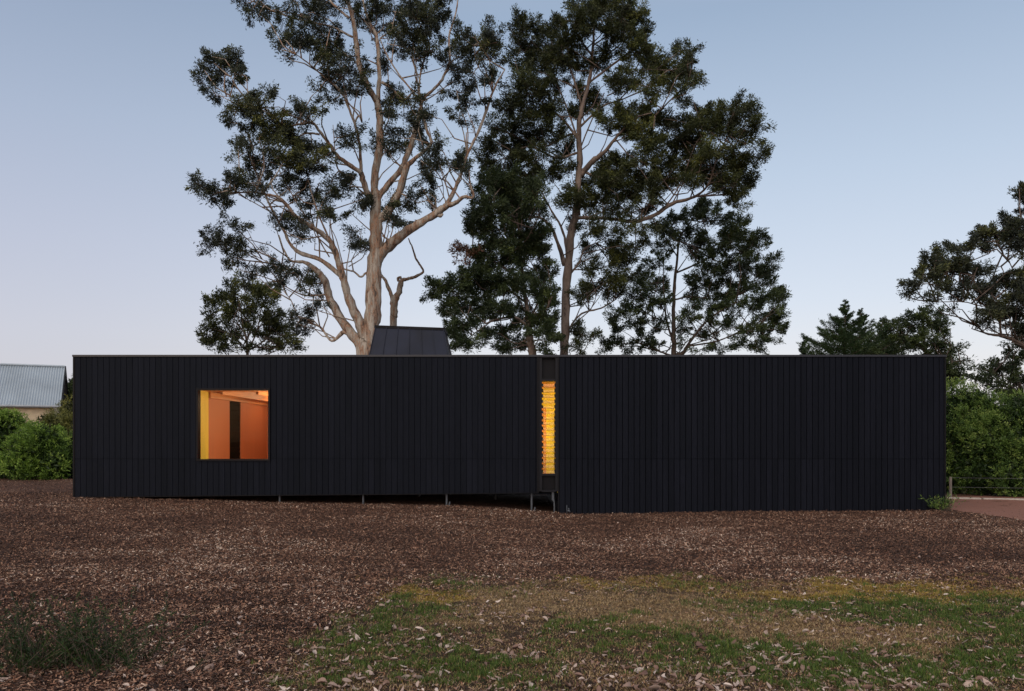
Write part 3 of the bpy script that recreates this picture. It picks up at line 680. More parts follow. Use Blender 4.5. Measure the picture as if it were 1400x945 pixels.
cl = [(200,285,85,70),(130,345,48,55),(185,395,38,32),(230,250,70,45),(265,300,45,40),(160,250,50,35),
 (310,30,50,38),(345,60,38,28),(290,5,40,25),(390,50,30,20),(480,5,30,14),
 (480,120,75,75),(430,190,38,45),(470,235,28,26),(530,170,60,55),(560,45,40,40),(600,30,65,42),(620,80,50,38),
 (600,140,60,50),(640,200,75,65),(690,230,60,60),(700,300,75,58),(660,330,60,40),(730,360,62,42),(660,405,35,36),(592,372,30,24),(770,290,36,50),(620,260,50,40),
 (765,55,38,48),(820,30,55,55),(860,90,50,50),(905,30,60,60),(790,110,40,40),(880,150,40,30),(700,20,40,50),
 (1030,60,95,80),(1090,100,45,75),(960,110,60,60),(1000,180,75,50),(1060,190,60,55),(940,190,40,55),(880,250,36,40),(870,210,30,28),(1030,250,40,30),(980,20,60,40),(1090,30,40,50),
 (370,410,80,50),(300,440,50,40),(250,450,52,46),(400,480,85,55),(320,500,70,40),(240,495,40,28),(550,440,65,38),(510,480,40,36),(590,470,35,30),
 (430,550,110,50),(340,580,75,55),(500,580,90,55),(560,610,80,50),(590,660,70,45),(260,640,42,36),(300,600,40,32),(420,640,95,55),(500,660,70,40),(350,670,70,45),(430,720,80,40),(300,700,50,38),(560,700,70,35),
 (230,735,48,34),(120,770,56,46),(90,760,30,30),(160,820,50,40),(200,845,42,36),(240,770,50,36),(330,760,55,45),(350,810,40,32),(480,760,60,42),(300,770,40,30)]
for c in cl: T.clump(*zA(c[0],c[1]), c[2]/3.043, c[3]/3.043, 1.1, .12, 1.15, .26, tone=.24 if 380<c[1]<700 and c[0]<620 and random.random()<.4 else -.02)  # raised tone on some left clumps paints foliage highlights into the leaves
cl = [(650,75,70,32),(710,90,40,30),(600,110,60,36),(570,160,55,45),(640,190,50,30),(690,230,40,28),(600,230,50,30),(520,130,50,30),(700,60,36,22),
 (440,240,50,40),(490,290,45,40),(410,270,30,26),(520,240,40,34),(530,320,28,22),
 (230,265,62,28),(160,310,55,42),(210,350,60,45),(240,400,45,36),(280,330,45,30),(230,450,34,26),(140,350,40,30),(290,370,40,25),(370,370,16,14),
 (340,460,55,28),(410,450,55,34),(460,470,40,28),(300,480,40,24),(440,500,40,24),(540,470,42,36),(560,510,40,28),(600,510,36,40),(520,500,30,26),(740,330,38,32),(780,330,36,42),(740,290,30,20),(770,365,30,18),
 (570,600,48,22),(530,640,50,30),(500,690,38,28),(600,590,30,18),(540,700,36,22),(480,650,30,26),
 (780,190,42,48),(760,150,30,34),(720,120,34,28),(970,160,60,34),(930,220,55,42),(890,170,34,28),(960,260,44,26),(1000,150,50,22),(900,250,36,26),
 (1075,110,46,38),(1060,160,36,26),(1040,70,50,32),(1090,20,36,28),(1190,20,50,40)]
for c in cl: T.clump(*zB(c[0],c[1]), c[2]/3.043, c[3]/3.043, 1.05, .12, 1.1, .26)
cl = [(900,400,44,44),(940,410,55,40),(990,430,55,50),(1045,475,32,36),(950,470,50,36),(1020,530,45,40),(890,450,34,30),
 (730,585,48,46),(700,560,26,22),(760,560,28,26),(815,610,36,36),(840,590,40,26),(900,560,40,36),(930,600,50,36),(990,570,50,46),(1060,640,60,42),(1100,590,30,26),(1030,690,44,28),(880,620,36,26),(1090,690,34,30),
 (1205,150,48,52),(1290,150,52,50),(1250,200,70,50),(1180,220,55,50),(1310,230,60,60),(1340,160,40,45),(1180,300,50,40),(1240,290,60,46),(1320,310,50,44),(1130,370,32,30),(1200,370,50,44),(1240,420,56,40),(1190,470,40,34),(1230,500,40,26),(1130,260,30,40),(1150,190,30,36),
 (1185,655,52,38),(1200,690,36,24),(1150,690,26,20)]
for c in cl: T.clump(*zA(c[0],c[1]), c[2]/3.043, c[3]/3.043, 1.05, .12, 1.1, .26)
T.finish('gum_tree', 'tall spreading gum tree with thick pale trunk and open crown beside the roof box', 'tree', M['gumbark'], M['gumleaf'], soft=M['twig'])

# --- bare forked stem behind the roof box
T = TreeB(34, .8)
T.ground_trunk(B([(905,720,34),(908,640,34),(910,585,32),(930,545,26),(940,495,22)]), 1.3)
T.limb(B([(940,500,20),(965,490,14),(990,485,14),(1030,462,10),(1015,430,9),(1000,405,9),(985,360,7),(968,322,5)]), -.4)
T.limb(B([(908,590,20),(895,555,18),(875,500,14),(855,472,10),(850,430,6)]), .3)
T.limb(B([(938,510,10),(925,490,12),(940,485,12)]), .1)
T.finish('bare_tree', 'leafless crooked forked tree stem just above the black roof box', 'tree', M['gumbark'], M['gumleaf'])

# --- tall dark middle gum
T = TreeB(35, 3.4); C_ = lambda L: conv(zC, 2.593, L); D_ = lambda L: conv(zD, 2.593, L)
T.ground_trunk(D_([(548,660,34),(551,560,32),(556,400,32),(570,230,30),(588,130,27),(598,30,24)])+C_([(603,560,22),(600,450,18),(620,350,15),(640,270,13),(650,170,10),(655,60,6)]))
T.limb(C_([(607,625,20),(650,570,22),(690,540,15),(740,480,10),(800,420,7),(860,400,4)]), -1.5)
T.limb(C_([(610,600,10),(650,625,9),(680,630,6)]), -.4)
T.limb(D_([(550,320,20),(525,240,13),(500,180,11),(460,150,9),(400,150,6)]), -1.6)
T.limb(D_([(560,300,10),(545,200,9),(500,120,7),(470,60,5)]), 1)
for L in ([(600,500,10),(540,420,9),(480,380,6),(430,360,4)],[(612,380,8),(560,220,8),(510,180,6),(440,200,4)],[(640,290,8),(720,230,8),(800,170,5),(840,150,3)],[(605,450,9),(680,380,7),(760,350,5),(870,300,4)],[(648,200,7),(600,130,5),(560,60,3)],[(652,160,6),(720,110,5),(760,50,3)],[(600,480,9),(560,480,8),(480,520,6),(400,500,4)],[(600,540,10),(520,560,8),(420,520,5),(340,560,4)],[(440,210,4),(400,180,3),(380,120,3)],[(640,260,6),(690,180,5),(700,90,3)],[(605,520,8),(560,390,6),(520,300,5),(470,250,3)],[(700,340,5),(800,300,5),(900,330,4)],[(870,410,6),(930,350,5),(980,300,4),(1000,240,3)],[(760,300,5),(800,250,4),(930,250,3)],[(600,540,6),(640,440,5),(690,330,4)]):
    T.limb(C_(L), random.uniform(-2,2))
T.limb(D_([(585,150,14),(640,150,13),(720,155,13),(800,163,15),(870,140,16),(930,100,14),(1010,75,10),(1060,30,7)])+C_([(1090,560,5),(1130,480,3)]), -2)
T.limb(D_([(900,120,6),(960,30,5)])+C_([(1010,520,4),(1060,450,3)]), -.4)
T.limb(D_([(1010,75,6),(1090,70,5),(1150,60,3)]), .3); T.limb(D_([(820,160,7),(830,120,5),(890,80,4)]), .3)
T.limb(D_([(562,545,6),(610,490,7),(680,470,6),(730,440,4)]), .8); T.limb(D_([(568,350,9),(600,310,8),(620,260,6),(660,240,4)]), 1)
T.limb(D_([(640,480,4),(660,430,3),(650,380,3)]), .3)
cl = [(620,20,52,46),(700,15,75,55),(775,40,55,52),(640,85,65,42),(740,95,70,45),(800,90,40,40),(830,130,26,30),(505,100,38,28),(540,75,26,26),(480,150,50,42),(560,140,60,42),(590,70,30,40),
 (395,100,45,36),(430,90,26,26),(380,145,36,30),(360,190,26,18),(420,165,26,22),(430,230,55,48),(490,210,60,42),(540,200,45,36),(400,290,45,48),(350,370,42,42),(450,310,60,45),(520,270,55,40),(620,210,50,38),(690,200,55,38),(790,170,65,42),(850,200,50,40),
 (870,240,48,36),(905,265,44,34),(960,205,42,34),(1000,245,36,36),(990,190,28,18),(950,250,36,26),(1010,290,18,12),(975,300,24,20),(800,270,62,30),(740,300,52,30),(650,360,58,36),(600,330,40,30),(870,330,60,30),(960,360,28,26),(930,300,36,20),
 (740,405,70,38),(800,430,75,40),(830,470,70,36),(700,430,44,26),(890,430,66,40),(940,480,70,42),(1000,500,60,40),(860,520,60,34),(580,390,42,34),(500,400,50,40),(430,400,62,46),(360,440,55,40),(300,440,22,30),(300,500,36,40),(280,560,42,40),(380,500,60,42),(450,480,60,40),(520,480,40,30),(450,560,60,38),(540,600,55,28),(350,570,60,42),(320,630,70,40),(400,630,60,30),(480,630,60,30),(560,540,36,30),
 (690,590,44,34),(760,590,70,38),(840,570,60,34),(780,640,80,34),(930,560,60,34),(920,620,70,34),(700,650,60,26),(640,640,40,20),(860,640,60,26),
 (1040,410,50,36),(1100,400,50,34),(1150,390,55,30),(1205,400,44,34),(1225,445,30,38),(1080,460,55,40),(1140,450,50,34),(1190,500,40,30),(1010,440,36,30),(1240,550,28,30),(1215,570,26,20),(1140,560,56,36),(1060,530,55,40),(1170,620,34,40),(1100,610,52,32),(1030,600,50,30),(1170,600,30,26),(1010,570,40,30),(1190,650,24,18)]
for c in cl: T.clump(*zC(c[0],c[1]), c[2]/2.593*1.06, c[3]/2.593*1.12, 1.7, .125, .8, .30, tone=.26 if (580<c[0]<960 and 200<c[1]<520 and random.random()<.4) else -.03)  # some mid-crown clumps toned lighter, highlights put into the leaf colour
cl = [(700,50,80,42),(640,90,50,36),(780,60,70,40),(720,110,70,34),(850,60,60,34),(820,110,40,22),(600,60,44,36),(560,90,50,40),(590,180,34,26),(640,190,40,24),(690,220,46,34),(740,260,44,42),(770,300,40,34),(640,270,36,28),(720,310,40,30),(640,330,36,26),(700,360,50,34),(670,400,50,30),(740,380,40,30),(610,410,34,30),(630,440,26,20),(700,430,36,22),(790,350,22,22),(800,250,30,26),(830,200,30,20),
 (610,560,34,34),(600,600,28,24),(640,580,24,22),(1090,30,50,34),(1150,60,42,30),(1160,95,34,24),(1190,40,20,26),(1120,10,44,24),(1000,30,50,26),(960,0,50,26),(760,180,40,24),(880,180,20,14)]
for c in cl: T.clump(*zD(c[0],c[1]), c[2]/2.593*1.05, c[3]/2.593*1.1, 1.5, .125, .8, .30)
T.finish('gum_tree', 'tallest dark dense tree, its straight brown trunk rising above the narrow window', 'tree', M['brownbark'], M['leaf2'])

# --- shorter dense tree just right of the roof box
T = TreeB(33, 2.8)
T.ground_trunk(D_([(435,660,32),(430,600,28),(425,560,26),(420,500,20),(410,440,15),(400,340,11),(390,230,7),(380,130,4)]))
T.limb(D_([(428,550,12),(400,520,11),(370,502,10),(310,510,8),(270,525,5)]), -1)
for L in ([(422,520,10),(460,440,8),(480,360,5)],[(412,450,9),(340,400,7),(260,380,5),(160,400,3)],[(405,380,8),(330,320,6),(260,260,4),(200,265,3)],[(395,290,6),(320,200,5),(280,120,3)],[(420,500,8),(480,480,6),(505,430,4)],[(395,260,5),(430,200,4),(460,140,3)],[(300,510,5),(230,560,4),(190,590,3)],[(300,400,5),(230,450,4),(160,480,3)]):
    T.limb(D_(L), random.uniform(-2,2))
cl = [(330,20,70,40),(270,60,50,44),(340,70,60,44),(400,60,50,44),(290,120,65,42),(370,130,65,44),(440,130,50,42),(300,180,70,44),(390,200,66,44),(450,210,52,42),(250,200,44,36),(300,240,66,40),(380,260,70,40),(460,280,60,44),(240,290,52,34),(320,300,66,38),(400,330,66,40),(480,350,48,44),(250,345,52,34),(180,350,44,32),(320,370,60,34),
 (100,405,48,30),(75,400,26,24),(150,400,50,34),(210,390,56,36),(290,410,64,34),(380,400,64,36),(460,420,56,40),(500,440,34,50),(130,440,40,26),(170,470,52,32),(240,450,60,34),(320,470,66,30),(400,480,50,30),(470,500,52,40),(505,540,26,50),(200,520,48,34),(260,500,44,30),(180,560,44,34),(150,530,24,24),(200,600,48,26),(160,600,26,24),(330,550,56,30),(370,590,46,30),(470,570,48,36),(490,610,36,26),(340,610,44,20),(270,570,30,24),(230,170,30,26),(220,140,20,20),(450,60,50,40)]
for c in cl: T.clump(*zD(c[0],c[1]), c[2]/2.593*1.05, c[3]/2.593*1.08, 1.9, .125, .6, .27)
T.L_main = T.L
tr = T.finish('gum_tree', 'dense dark tree with a reddish dead spray on its left, beside the roof box', 'tree', M['brownbark'], M['leaf3'])
T2 = TreeB(33, 1); T2.nodes = T.nodes; T2.Y0 = 32
for c in [(180,262,45,16),(160,250,30,12),(200,285,44,14),(220,270,30,20),(175,300,20,10)]: T2.clump(*zD(c[0],c[1]), c[2]/2.593, c[3]/2.593, .9, .14, .6, .22, twigs=False, depthj=.2)
V = np.concatenate([a for a,_ in T2.L]); r_ = np.concatenate([b_ for _,b_ in T2.L])
tag(link('dead_foliage', bigmesh('dead_foliage', V, np.arange(len(V)).reshape(-1,4), r_), M['deadleaf'], tr), 'reddish brown dead leaves')

# --- round tree right of the middle
T = TreeB(38, 3.0)
T.ground_trunk(D_([(938,660,20),(937,580,18),(935,520,15),(938,400,12),(948,300,9),(960,220,6),(1000,160,4)]))
T.limb(D_([(940,640,16),(970,630,15),(1000,580,11),(1050,520,8),(1120,470,5),(1180,440,3)]), -1.5)
for L in ([(936,590,9),(912,520,8),(905,460,6),(900,380,4),(900,280,3)],[(932,640,8),(890,625,7),(850,602,6),(800,595,4),(740,600,3)],[(990,605,7),(1080,590,6),(1150,565,4),(1230,540,3)],[(945,345,7),(1000,322,7),(1060,290,4),(1130,240,3)],[(960,235,5),(1010,250,4),(1100,280,3)],[(940,440,7),(1000,430,5),(1100,440,4),(1180,420,3)],[(950,290,5),(900,210,3)],[(1010,570,5),(1060,570,4),(1120,520,3)],[(910,520,5),(860,500,4),(790,450,3)],[(1060,290,4),(1140,320,3),(1230,330,3)]):
    T.limb(D_(L), random.uniform(-2,2))
cl = [(1060,110,48,22),(1020,115,40,24),(980,145,54,32),(1080,150,56,34),(930,170,40,30),(900,190,34,32),(1150,170,36,32),(1180,200,44,38),(1225,220,44,26),(1235,260,40,34),(900,240,52,36),(980,210,50,34),(1050,210,56,34),(1120,230,58,38),(1180,260,56,38),(1200,310,60,38),(1280,310,34,26),(1290,345,28,28),(880,310,44,30),(1000,270,44,26),(1080,290,56,30),(1050,340,62,30),(1140,330,60,36),(1220,360,60,38),(1290,400,34,34),
 (830,370,36,26),(810,410,46,32),(870,400,46,32),(790,450,44,30),(850,450,46,28),(760,480,44,28),(890,440,34,26),(1010,380,50,28),(1090,390,62,34),(1170,400,60,34),(1250,430,54,36),(1310,440,30,32),(1310,485,32,32),(1000,440,46,26),(1070,450,58,30),(1150,460,60,34),(1230,480,52,34),(1290,520,46,34),(1325,540,26,24),(720,500,34,22),(740,540,44,26),(800,520,50,26),(870,530,36,24),(700,590,34,22),(760,585,40,22),(820,570,40,24),
 (1000,500,46,26),(980,540,34,20),(1070,520,50,24),(1130,530,52,26),(1200,540,50,28),(1250,570,40,22),(1290,575,30,16),(1060,570,40,20),(1180,590,50,20),(1110,610,46,16),(870,600,44,22),(790,615,40,14),(1040,615,34,14),(960,590,20,16),(1230,605,30,14),(700,615,26,12)]
for c in cl: T.clump(*zD(c[0],c[1]), c[2]/2.593*1.05, c[3]/2.593*1.08, 1.35, .13, .7, .26)
T.finish('gum_tree', 'rounded dark green tree with airy see-through crown, right of the tallest tree', 'tree', M['darkbark'], M['leaf3'])

# --- small round tree, left
T = TreeB(40, 1.8)
T.ground_trunk(B([(300,840,14),(300,780,12),(285,700,8),(270,620,5),(260,570,3)]))
for L in ([(300,800,8),(340,700,6),(360,600,3)],[(302,790,7),(250,740,5),(190,700,3)],[(300,790,7),(380,740,5),(420,680,3)],[(290,720,5),(240,660,4),(200,600,2.5)],[(300,770,5),(400,780,4),(470,750,3)],[(340,700,4),(390,640,3)],[(295,760,5),(330,640,4),(310,560,2.5)]):
    T.limb(B(L), random.uniform(-1,1))
cl = [(165,590,30,20),(230,550,44,40),(200,570,36,30),(280,510,40,26),(320,540,44,34),(250,600,56,38),(350,580,66,44),(410,530,40,24),(380,550,44,30),(160,630,44,32),(220,660,56,34),(130,690,34,32),(120,740,26,26),(180,720,54,36),(190,770,50,26),(150,760,30,24),(280,660,44,30),(370,650,62,36),(430,660,40,34),(420,710,56,36),(470,740,44,32),(500,770,30,22),(450,780,44,18),(370,720,50,30),(350,780,50,18),(270,780,40,16),(240,720,40,30),(300,610,40,26),(320,710,36,22)]
for c in cl: T.clump(*zB(c[0],c[1]), c[2]/3.043, c[3]/3.043, 1.35, .17, .2, .30, tone=.24 if c[0]>230 and c[1]<620 else 0)
T.finish('gum_tree', 'small rounded bushy tree peeking over the roof, left of the pale trunk', 'tree', M['darkbark'], M['leaf2'])

# --- big tree leaning in from the right edge
T = TreeB(27, 1.8); E = lambda L: conv(zE, 3.5, L)
T.ground_trunk(E([(1330,1200,52),(1290,1050,44),(1220,930,36),(1130,860,28),(1060,818,20),(1000,800,15),(940,792,10),(895,755,4)]))
T.limb(E([(1200,915,24),(1220,760,20),(1190,600,16),(1200,420,12),(1180,250,8),(1150,150,5)]), .8)
T.limb(E([(1010,802,12),(1006,760,11),(1005,715,10),(990,650,7),(920,660,6),(830,640,5),(720,640,4),(680,635,3)]), -1)
T.limb(E([(1008,715,7),(1060,620,6),(1070,510,5),(1045,440,5),(1020,410,4),(980,350,3)]), .4)
T.limb(E([(985,650,6),(900,590,6),(860,570,5),(800,540,4),(720,500,3),(640,480,2.5)]), -.6)
T.limb(E([(1200,600,9),(1120,560,7),(1050,540,5)]), -.4); T.limb(E([(1195,450,7),(1110,340,5),(1040,300,4)]), -.4)
T.limb(E([(880,590,4),(880,500,4),(840,430,3)]), .2); T.limb(E([(1130,860,8),(1080,770,7),(1060,690,5)]), .2); T.limb(E([(1060,420,3),(1010,470,3),(960,460,2)]), .1); T.limb(E([(1215,700,8),(1130,700,7),(1080,670,5)]), -.4)
cl = [(1105,130,26,36),(1130,110,40,40),(1160,180,50,50),(1040,260,60,30),(990,290,66,30),(950,320,50,28),(920,350,44,24),(960,375,50,28),(1010,330,50,34),(1040,370,44,26),(1080,320,44,50),(1110,280,34,44),(1100,380,40,30),(1160,330,50,50),
 (850,375,50,24),(800,385,56,28),(740,410,50,28),(700,430,52,28),(650,460,52,32),(640,500,50,36),(620,540,40,34),(590,580,34,24),(560,610,24,14),(700,480,56,34),(680,530,44,30),(770,450,52,34),(820,430,44,30),(800,480,50,26),(760,510,44,26),(830,500,34,24),(870,520,40,22),(850,560,36,20),(780,560,44,20),(720,560,40,18),(665,630,32,16),(690,610,24,12),(800,600,36,18),(790,668,18,12),(830,590,30,18),(900,480,30,22),(930,500,36,22),(960,540,54,36),(920,580,40,26),(1020,510,56,32),(1080,520,56,36),(1130,540,50,50),(1000,580,66,36),(950,630,52,40),(1060,600,60,40),(1000,660,56,40),(960,690,46,28),(1060,670,56,36),(1110,640,50,50),(1160,620,50,60),(1010,710,40,22),(880,720,26,12),(950,745,36,14),(930,720,26,14),(1090,730,50,26),(1140,760,50,40),(1180,700,50,60),(1070,780,30,14)]
for c in cl: T.clump(*zE(c[0],c[1]), c[2]/3.5*1.08, c[3]/3.5*1.08, 1.9, .115, .55, .22)
T.finish('gum_tree', 'dark wind-swept tree reaching into the picture at the right edge above the hedge', 'tree', M['darkbark'], M['gumleaf'])

# --- low dark tree under it
T = TreeB(30, 1.5); H = lambda L: conv(zH, 3.635, L)
T.ground_trunk(H([(760,520,22),(740,380,16),(720,280,12),(690,180,8),(680,90,4)]))
for L in ([(730,300,8),(640,240,6),(560,200,3)],[(700,200,6),(600,150,4),(530,150,3)],[(720,260,5),(760,160,4)]): T.limb(H(L), random.uniform(-.6,.6))
cl = [(540,135,30,14),(500,160,20,12),(560,160,40,24),(510,200,34,18),(480,220,20,12),(600,180,50,30),(560,230,50,28),(650,150,40,28),(650,210,55,34),(620,260,50,30),(690,100,40,34),(640,100,24,18),(700,40,40,34),(650,40,30,14),(690,170,50,34),(710,240,50,36),(700,300,50,30),(650,300,40,24),(740,100,50,50),(760,200,50,60),(600,290,34,18),(540,260,24,16),(740,10,40,30)]
for c in cl: T.clump(*zH(c[0],c[1]), c[2]/3.635, c[3]/3.635, 1.3, .14, .3, .24)
T.finish('gum_tree', 'low dark leafy tree at the right edge, between the wind-swept tree and the hedge', 'tree', M['darkbark'], M['leaf3'])

# --- broadleaf tree beyond the right end of the roof
T = TreeB(36, 1.8)
T.ground_trunk(E([(650,960,18),(645,860,14),(640,780,9),(640,710,5)]))
for L in ([(645,860,8),(720,830,6),(790,860,4),(850,900,3)],[(645,880,7),(570,820,5),(520,780,3)],[(642,800,5),(700,750,4)],[(650,930,8),(740,930,6),(830,920,4)]): T.limb(E(L), random.uniform(-.8,.8))
cl = [(640,690,46,22),(600,715,40,26),(670,720,44,28),(700,700,20,14),(560,740,44,30),(630,750,54,32),(700,760,44,32),(580,790,50,34),(650,800,56,34),(720,800,36,34),(510,760,34,26),(540,810,44,34),(480,760,30,30),(490,820,40,34),(600,850,60,36),(680,850,56,36),(740,850,30,28),(520,870,50,28),(790,860,30,12),(815,850,20,10),(440,860,50,26),(770,880,30,18),(720,900,44,34),(780,930,40,22),(830,925,30,12),(760,960,50,30),(800,990,40,24),(700,960,60,40),(460,790,24,40),(740,1000,60,40),(820,960,30,12),(860,925,14,6),(640,930,60,40),(650,1000,60,50),(780,1030,40,20)]
for c in cl: T.clump(*zE(c[0],c[1]), c[2]/3.5, c[3]/3.5, 1.6, .15, .3, .26)
T.finish('leafy_tree', 'round-topped leafy green tree behind the right end of the roof, beside the cypresses', 'tree', M['darkbark'], M['leaf3'])

# --- cypresses
def cypress(px, ptop, pbase_w, Y, label, tipdx=0, seed=0):
    x = (px-700)*Y/F; zt = EYE+(HZ-ptop)*Y/F; zg = Gs(x,Y); H_ = zt-zg; Rm = pbase_w*Y/F
    tr_ = MB(); tr_.tube([(x,Y,zg-.2),(x,Y,zg+H_*.5),(x,Y,zt-.15)],[.16,.09,.012],8)
    br = MB(); Ls = []
    nb_ = 210
    for i in range(nb_):
        t_ = (i+.5)/nb_; z = zg+.8+(H_-.9)*t_; r = Rm*min(1, ((1-t_)/.36))**1.15*random.uniform(.7,1.25)+.03
        a = random.uniform(0,6.283); up_ = random.uniform(.15,.6)
        tip = np.array([x+math.cos(a)*r, Y+math.sin(a)*r, z+r*up_]); root = np.array([x,Y,z-.05*r])
        mid = (root+tip)/2+np.array([0,0,-.10*r])
        br.tube([tuple(root),tuple(mid),tuple(tip)],[.02,.012,.004],3)
        n_ = int(30+420*r); s_ = rng.random(n_)**.7
        base = root*(1-s_)[:,None]**1+tip*s_[:,None]; base[:,2] -= .1*r*4*s_*(1-s_)*1
        dirb = norm((tip-root)[None,:]); o_ = rng.normal(0,1,(n_,3))*(.012+.10*r*(1-s_*.75))[:,None]*np.array([1,1,.5])
        D = norm(dirb+rng.normal(0,.5,(n_,3))+np.array([0,0,.15])); W_ = norm(np.cross(D, rng.normal(0,1,(n_,3))))
        L_ = rng.uniform(.05,.13,n_); V, _ = quads(base+o_, D, W_, L_, L_*.22)
        Ls.append((V, np.clip(rng.uniform(0,.6)+rng.uniform(0,.4,n_),0,1)))
    root = empty('cypress_tree', (x,Y,zg), label, 'tree', 'cypresses beyond the roof')
    tr_.build('trunk', M['darkbark'], root, True); br.build('branches', M['twig'], root)
    V = np.concatenate([a for a,_ in Ls]); r_ = np.concatenate([b_ for _,b_ in Ls])
    link('crown', bigmesh('crown', V, np.arange(len(V)).reshape(-1,4), r_), M['conifer'], root)
cypress(1155.5, 408, 56, 38, 'tallest pointed cypress with a thin spire above the right half of the roof')
cypress(1177, 420, 46, 39, 'slightly shorter pointed cypress right beside the tallest cypress')
cypress(1101, 458, 20, 40, 'lowest cypress, only its leaning tip showing left of the tallest cypress')
cypress(1206, 432, 42, 40, 'blunt cypress squeezed between the pointed cypresses and the round leafy tree')

# ------------------------------------------------------------------ shrubs
def shrub(name, label, blobs, mat, ls=.07, dens=1, cat='bush', group=None, spiky=.9, base=None):
    Ls = []; st = MB(); bx_, by_ = base if base else (blobs[0][0], blobs[0][1]); zg = Gs(bx_,by_)
    for (x,y,z,rx,ry,rz) in blobs:
        st.tube([(bx_+(x-bx_)*.4,by_+(y-by_)*.4,zg-.05),((bx_+x)/2,(by_+y)/2,(zg+z)/2),(x,y,z)],[.03,.02,.01],5)
        area = 4*math.pi*((rx*ry+rx*rz+ry*rz)/3); nt_ = int(area*55*dens)
        nb2 = int(9+area*1.3); bq = norm(rng.normal(0,1,(nb2,3))); br_ = rng.uniform(.24,.52,nb2); bt_ = rng.uniform(-.20,.30,nb2)
        bi = rng.integers(0,nb2,nt_); q = norm(rng.normal(0,1,(nt_,3))+bq[bi]*.7)
        rr_ = (.72+.34*rng.random(nt_)**.7)+.30*(fbm(q[:,0]*2.2+x*3+9, q[:,2]*2.2+z*3+q[:,1]*2+9, 61, 3)-.5)
        tc = np.array([x,y,z])+(bq[bi]*.72+q*(br_[bi]*(.55+.45*rr_))[:,None])*np.array([rx,ry,rz]); up_ = norm(q*np.array([1,1,.8])+np.array([0,0,.55])+rng.normal(0,.3,(nt_,3)))
        k_ = 15; idx = np.repeat(np.arange(nt_), k_); n_ = len(idx); s_ = rng.random(n_)
        C = tc[idx]+up_[idx]*(s_*ls*2.6)[:,None]+rng.normal(0,.35,(n_,3))*ls
        D = norm(up_[idx]*spiky+rng.normal(0,.55,(n_,3))); W_ = norm(np.cross(D, rng.normal(0,1,(n_,3)))); L_ = ls*rng.uniform(.7,1.4,n_)
        V, _ = quads(C, D, W_, L_, L_*.33)
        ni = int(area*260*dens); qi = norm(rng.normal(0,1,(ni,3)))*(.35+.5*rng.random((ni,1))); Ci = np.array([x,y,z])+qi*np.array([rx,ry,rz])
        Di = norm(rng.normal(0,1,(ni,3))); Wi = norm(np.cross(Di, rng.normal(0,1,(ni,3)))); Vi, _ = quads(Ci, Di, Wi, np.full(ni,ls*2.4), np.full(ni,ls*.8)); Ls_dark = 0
        ki = Ci[:,2] > zg+.02; Ls.append((Vi.reshape(-1,4,3)[ki].reshape(-1,3), (rng.random(ni)*.08)[ki]))  # inner leaves coloured near black, shade of the hollows put into their tone
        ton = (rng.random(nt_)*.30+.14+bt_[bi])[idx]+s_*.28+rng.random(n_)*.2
        keep_ = C[:,2] > zg+.01
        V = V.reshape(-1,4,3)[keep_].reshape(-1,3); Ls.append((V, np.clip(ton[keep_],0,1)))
    root = empty(name, (bx_,by_,zg), label, cat, group)
    st.build('stems', M['darkbark'], root, True)
    V = np.concatenate([a for a,_ in Ls]); r_ = np.concatenate([b_ for _,b_ in Ls])
    link('foliage', bigmesh('foliage', V, np.arange(len(V)).reshape(-1,4), r_), mat, root)
    return root
def blob(px, py, rx, ry, Y, dr=.8):
    m_ = Y/F; return ((px-700)*m_, Y, EYE+(HZ-py)*m_, rx*m_, (rx+ry)*.5*m_*dr, ry*m_)
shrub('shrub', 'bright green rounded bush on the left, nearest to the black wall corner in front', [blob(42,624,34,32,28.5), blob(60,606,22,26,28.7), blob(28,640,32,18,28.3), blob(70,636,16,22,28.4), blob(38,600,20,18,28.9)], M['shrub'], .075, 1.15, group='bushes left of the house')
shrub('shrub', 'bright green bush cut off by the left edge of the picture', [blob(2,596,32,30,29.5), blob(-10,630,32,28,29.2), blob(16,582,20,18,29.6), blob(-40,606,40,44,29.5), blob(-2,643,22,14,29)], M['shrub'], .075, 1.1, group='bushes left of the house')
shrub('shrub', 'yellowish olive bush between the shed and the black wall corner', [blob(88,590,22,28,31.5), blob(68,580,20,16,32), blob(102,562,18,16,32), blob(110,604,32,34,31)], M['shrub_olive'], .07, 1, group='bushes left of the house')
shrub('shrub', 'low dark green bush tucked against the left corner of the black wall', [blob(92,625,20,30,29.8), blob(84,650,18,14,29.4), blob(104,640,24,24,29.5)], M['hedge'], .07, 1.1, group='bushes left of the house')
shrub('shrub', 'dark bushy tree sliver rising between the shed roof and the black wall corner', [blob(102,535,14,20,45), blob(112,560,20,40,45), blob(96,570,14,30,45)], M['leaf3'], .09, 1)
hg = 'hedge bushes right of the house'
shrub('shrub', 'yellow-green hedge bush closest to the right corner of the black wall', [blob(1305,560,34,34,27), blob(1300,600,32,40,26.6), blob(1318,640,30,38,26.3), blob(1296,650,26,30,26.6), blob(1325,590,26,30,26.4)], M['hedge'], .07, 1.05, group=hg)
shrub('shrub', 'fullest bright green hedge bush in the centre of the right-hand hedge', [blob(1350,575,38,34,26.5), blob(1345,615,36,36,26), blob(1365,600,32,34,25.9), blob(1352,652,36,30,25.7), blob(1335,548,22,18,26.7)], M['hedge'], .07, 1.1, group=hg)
shrub('shrub', 'tall green hedge bush cut off by the right edge of the picture', [blob(1395,580,34,34,25.8), blob(1405,620,38,40,25.4), blob(1385,640,30,36,25.4), blob(1400,655,40,26,25), blob(1440,600,50,60,25.5), blob(1392,560,24,20,26)], M['hedge'], .07, 1.1, group=hg)
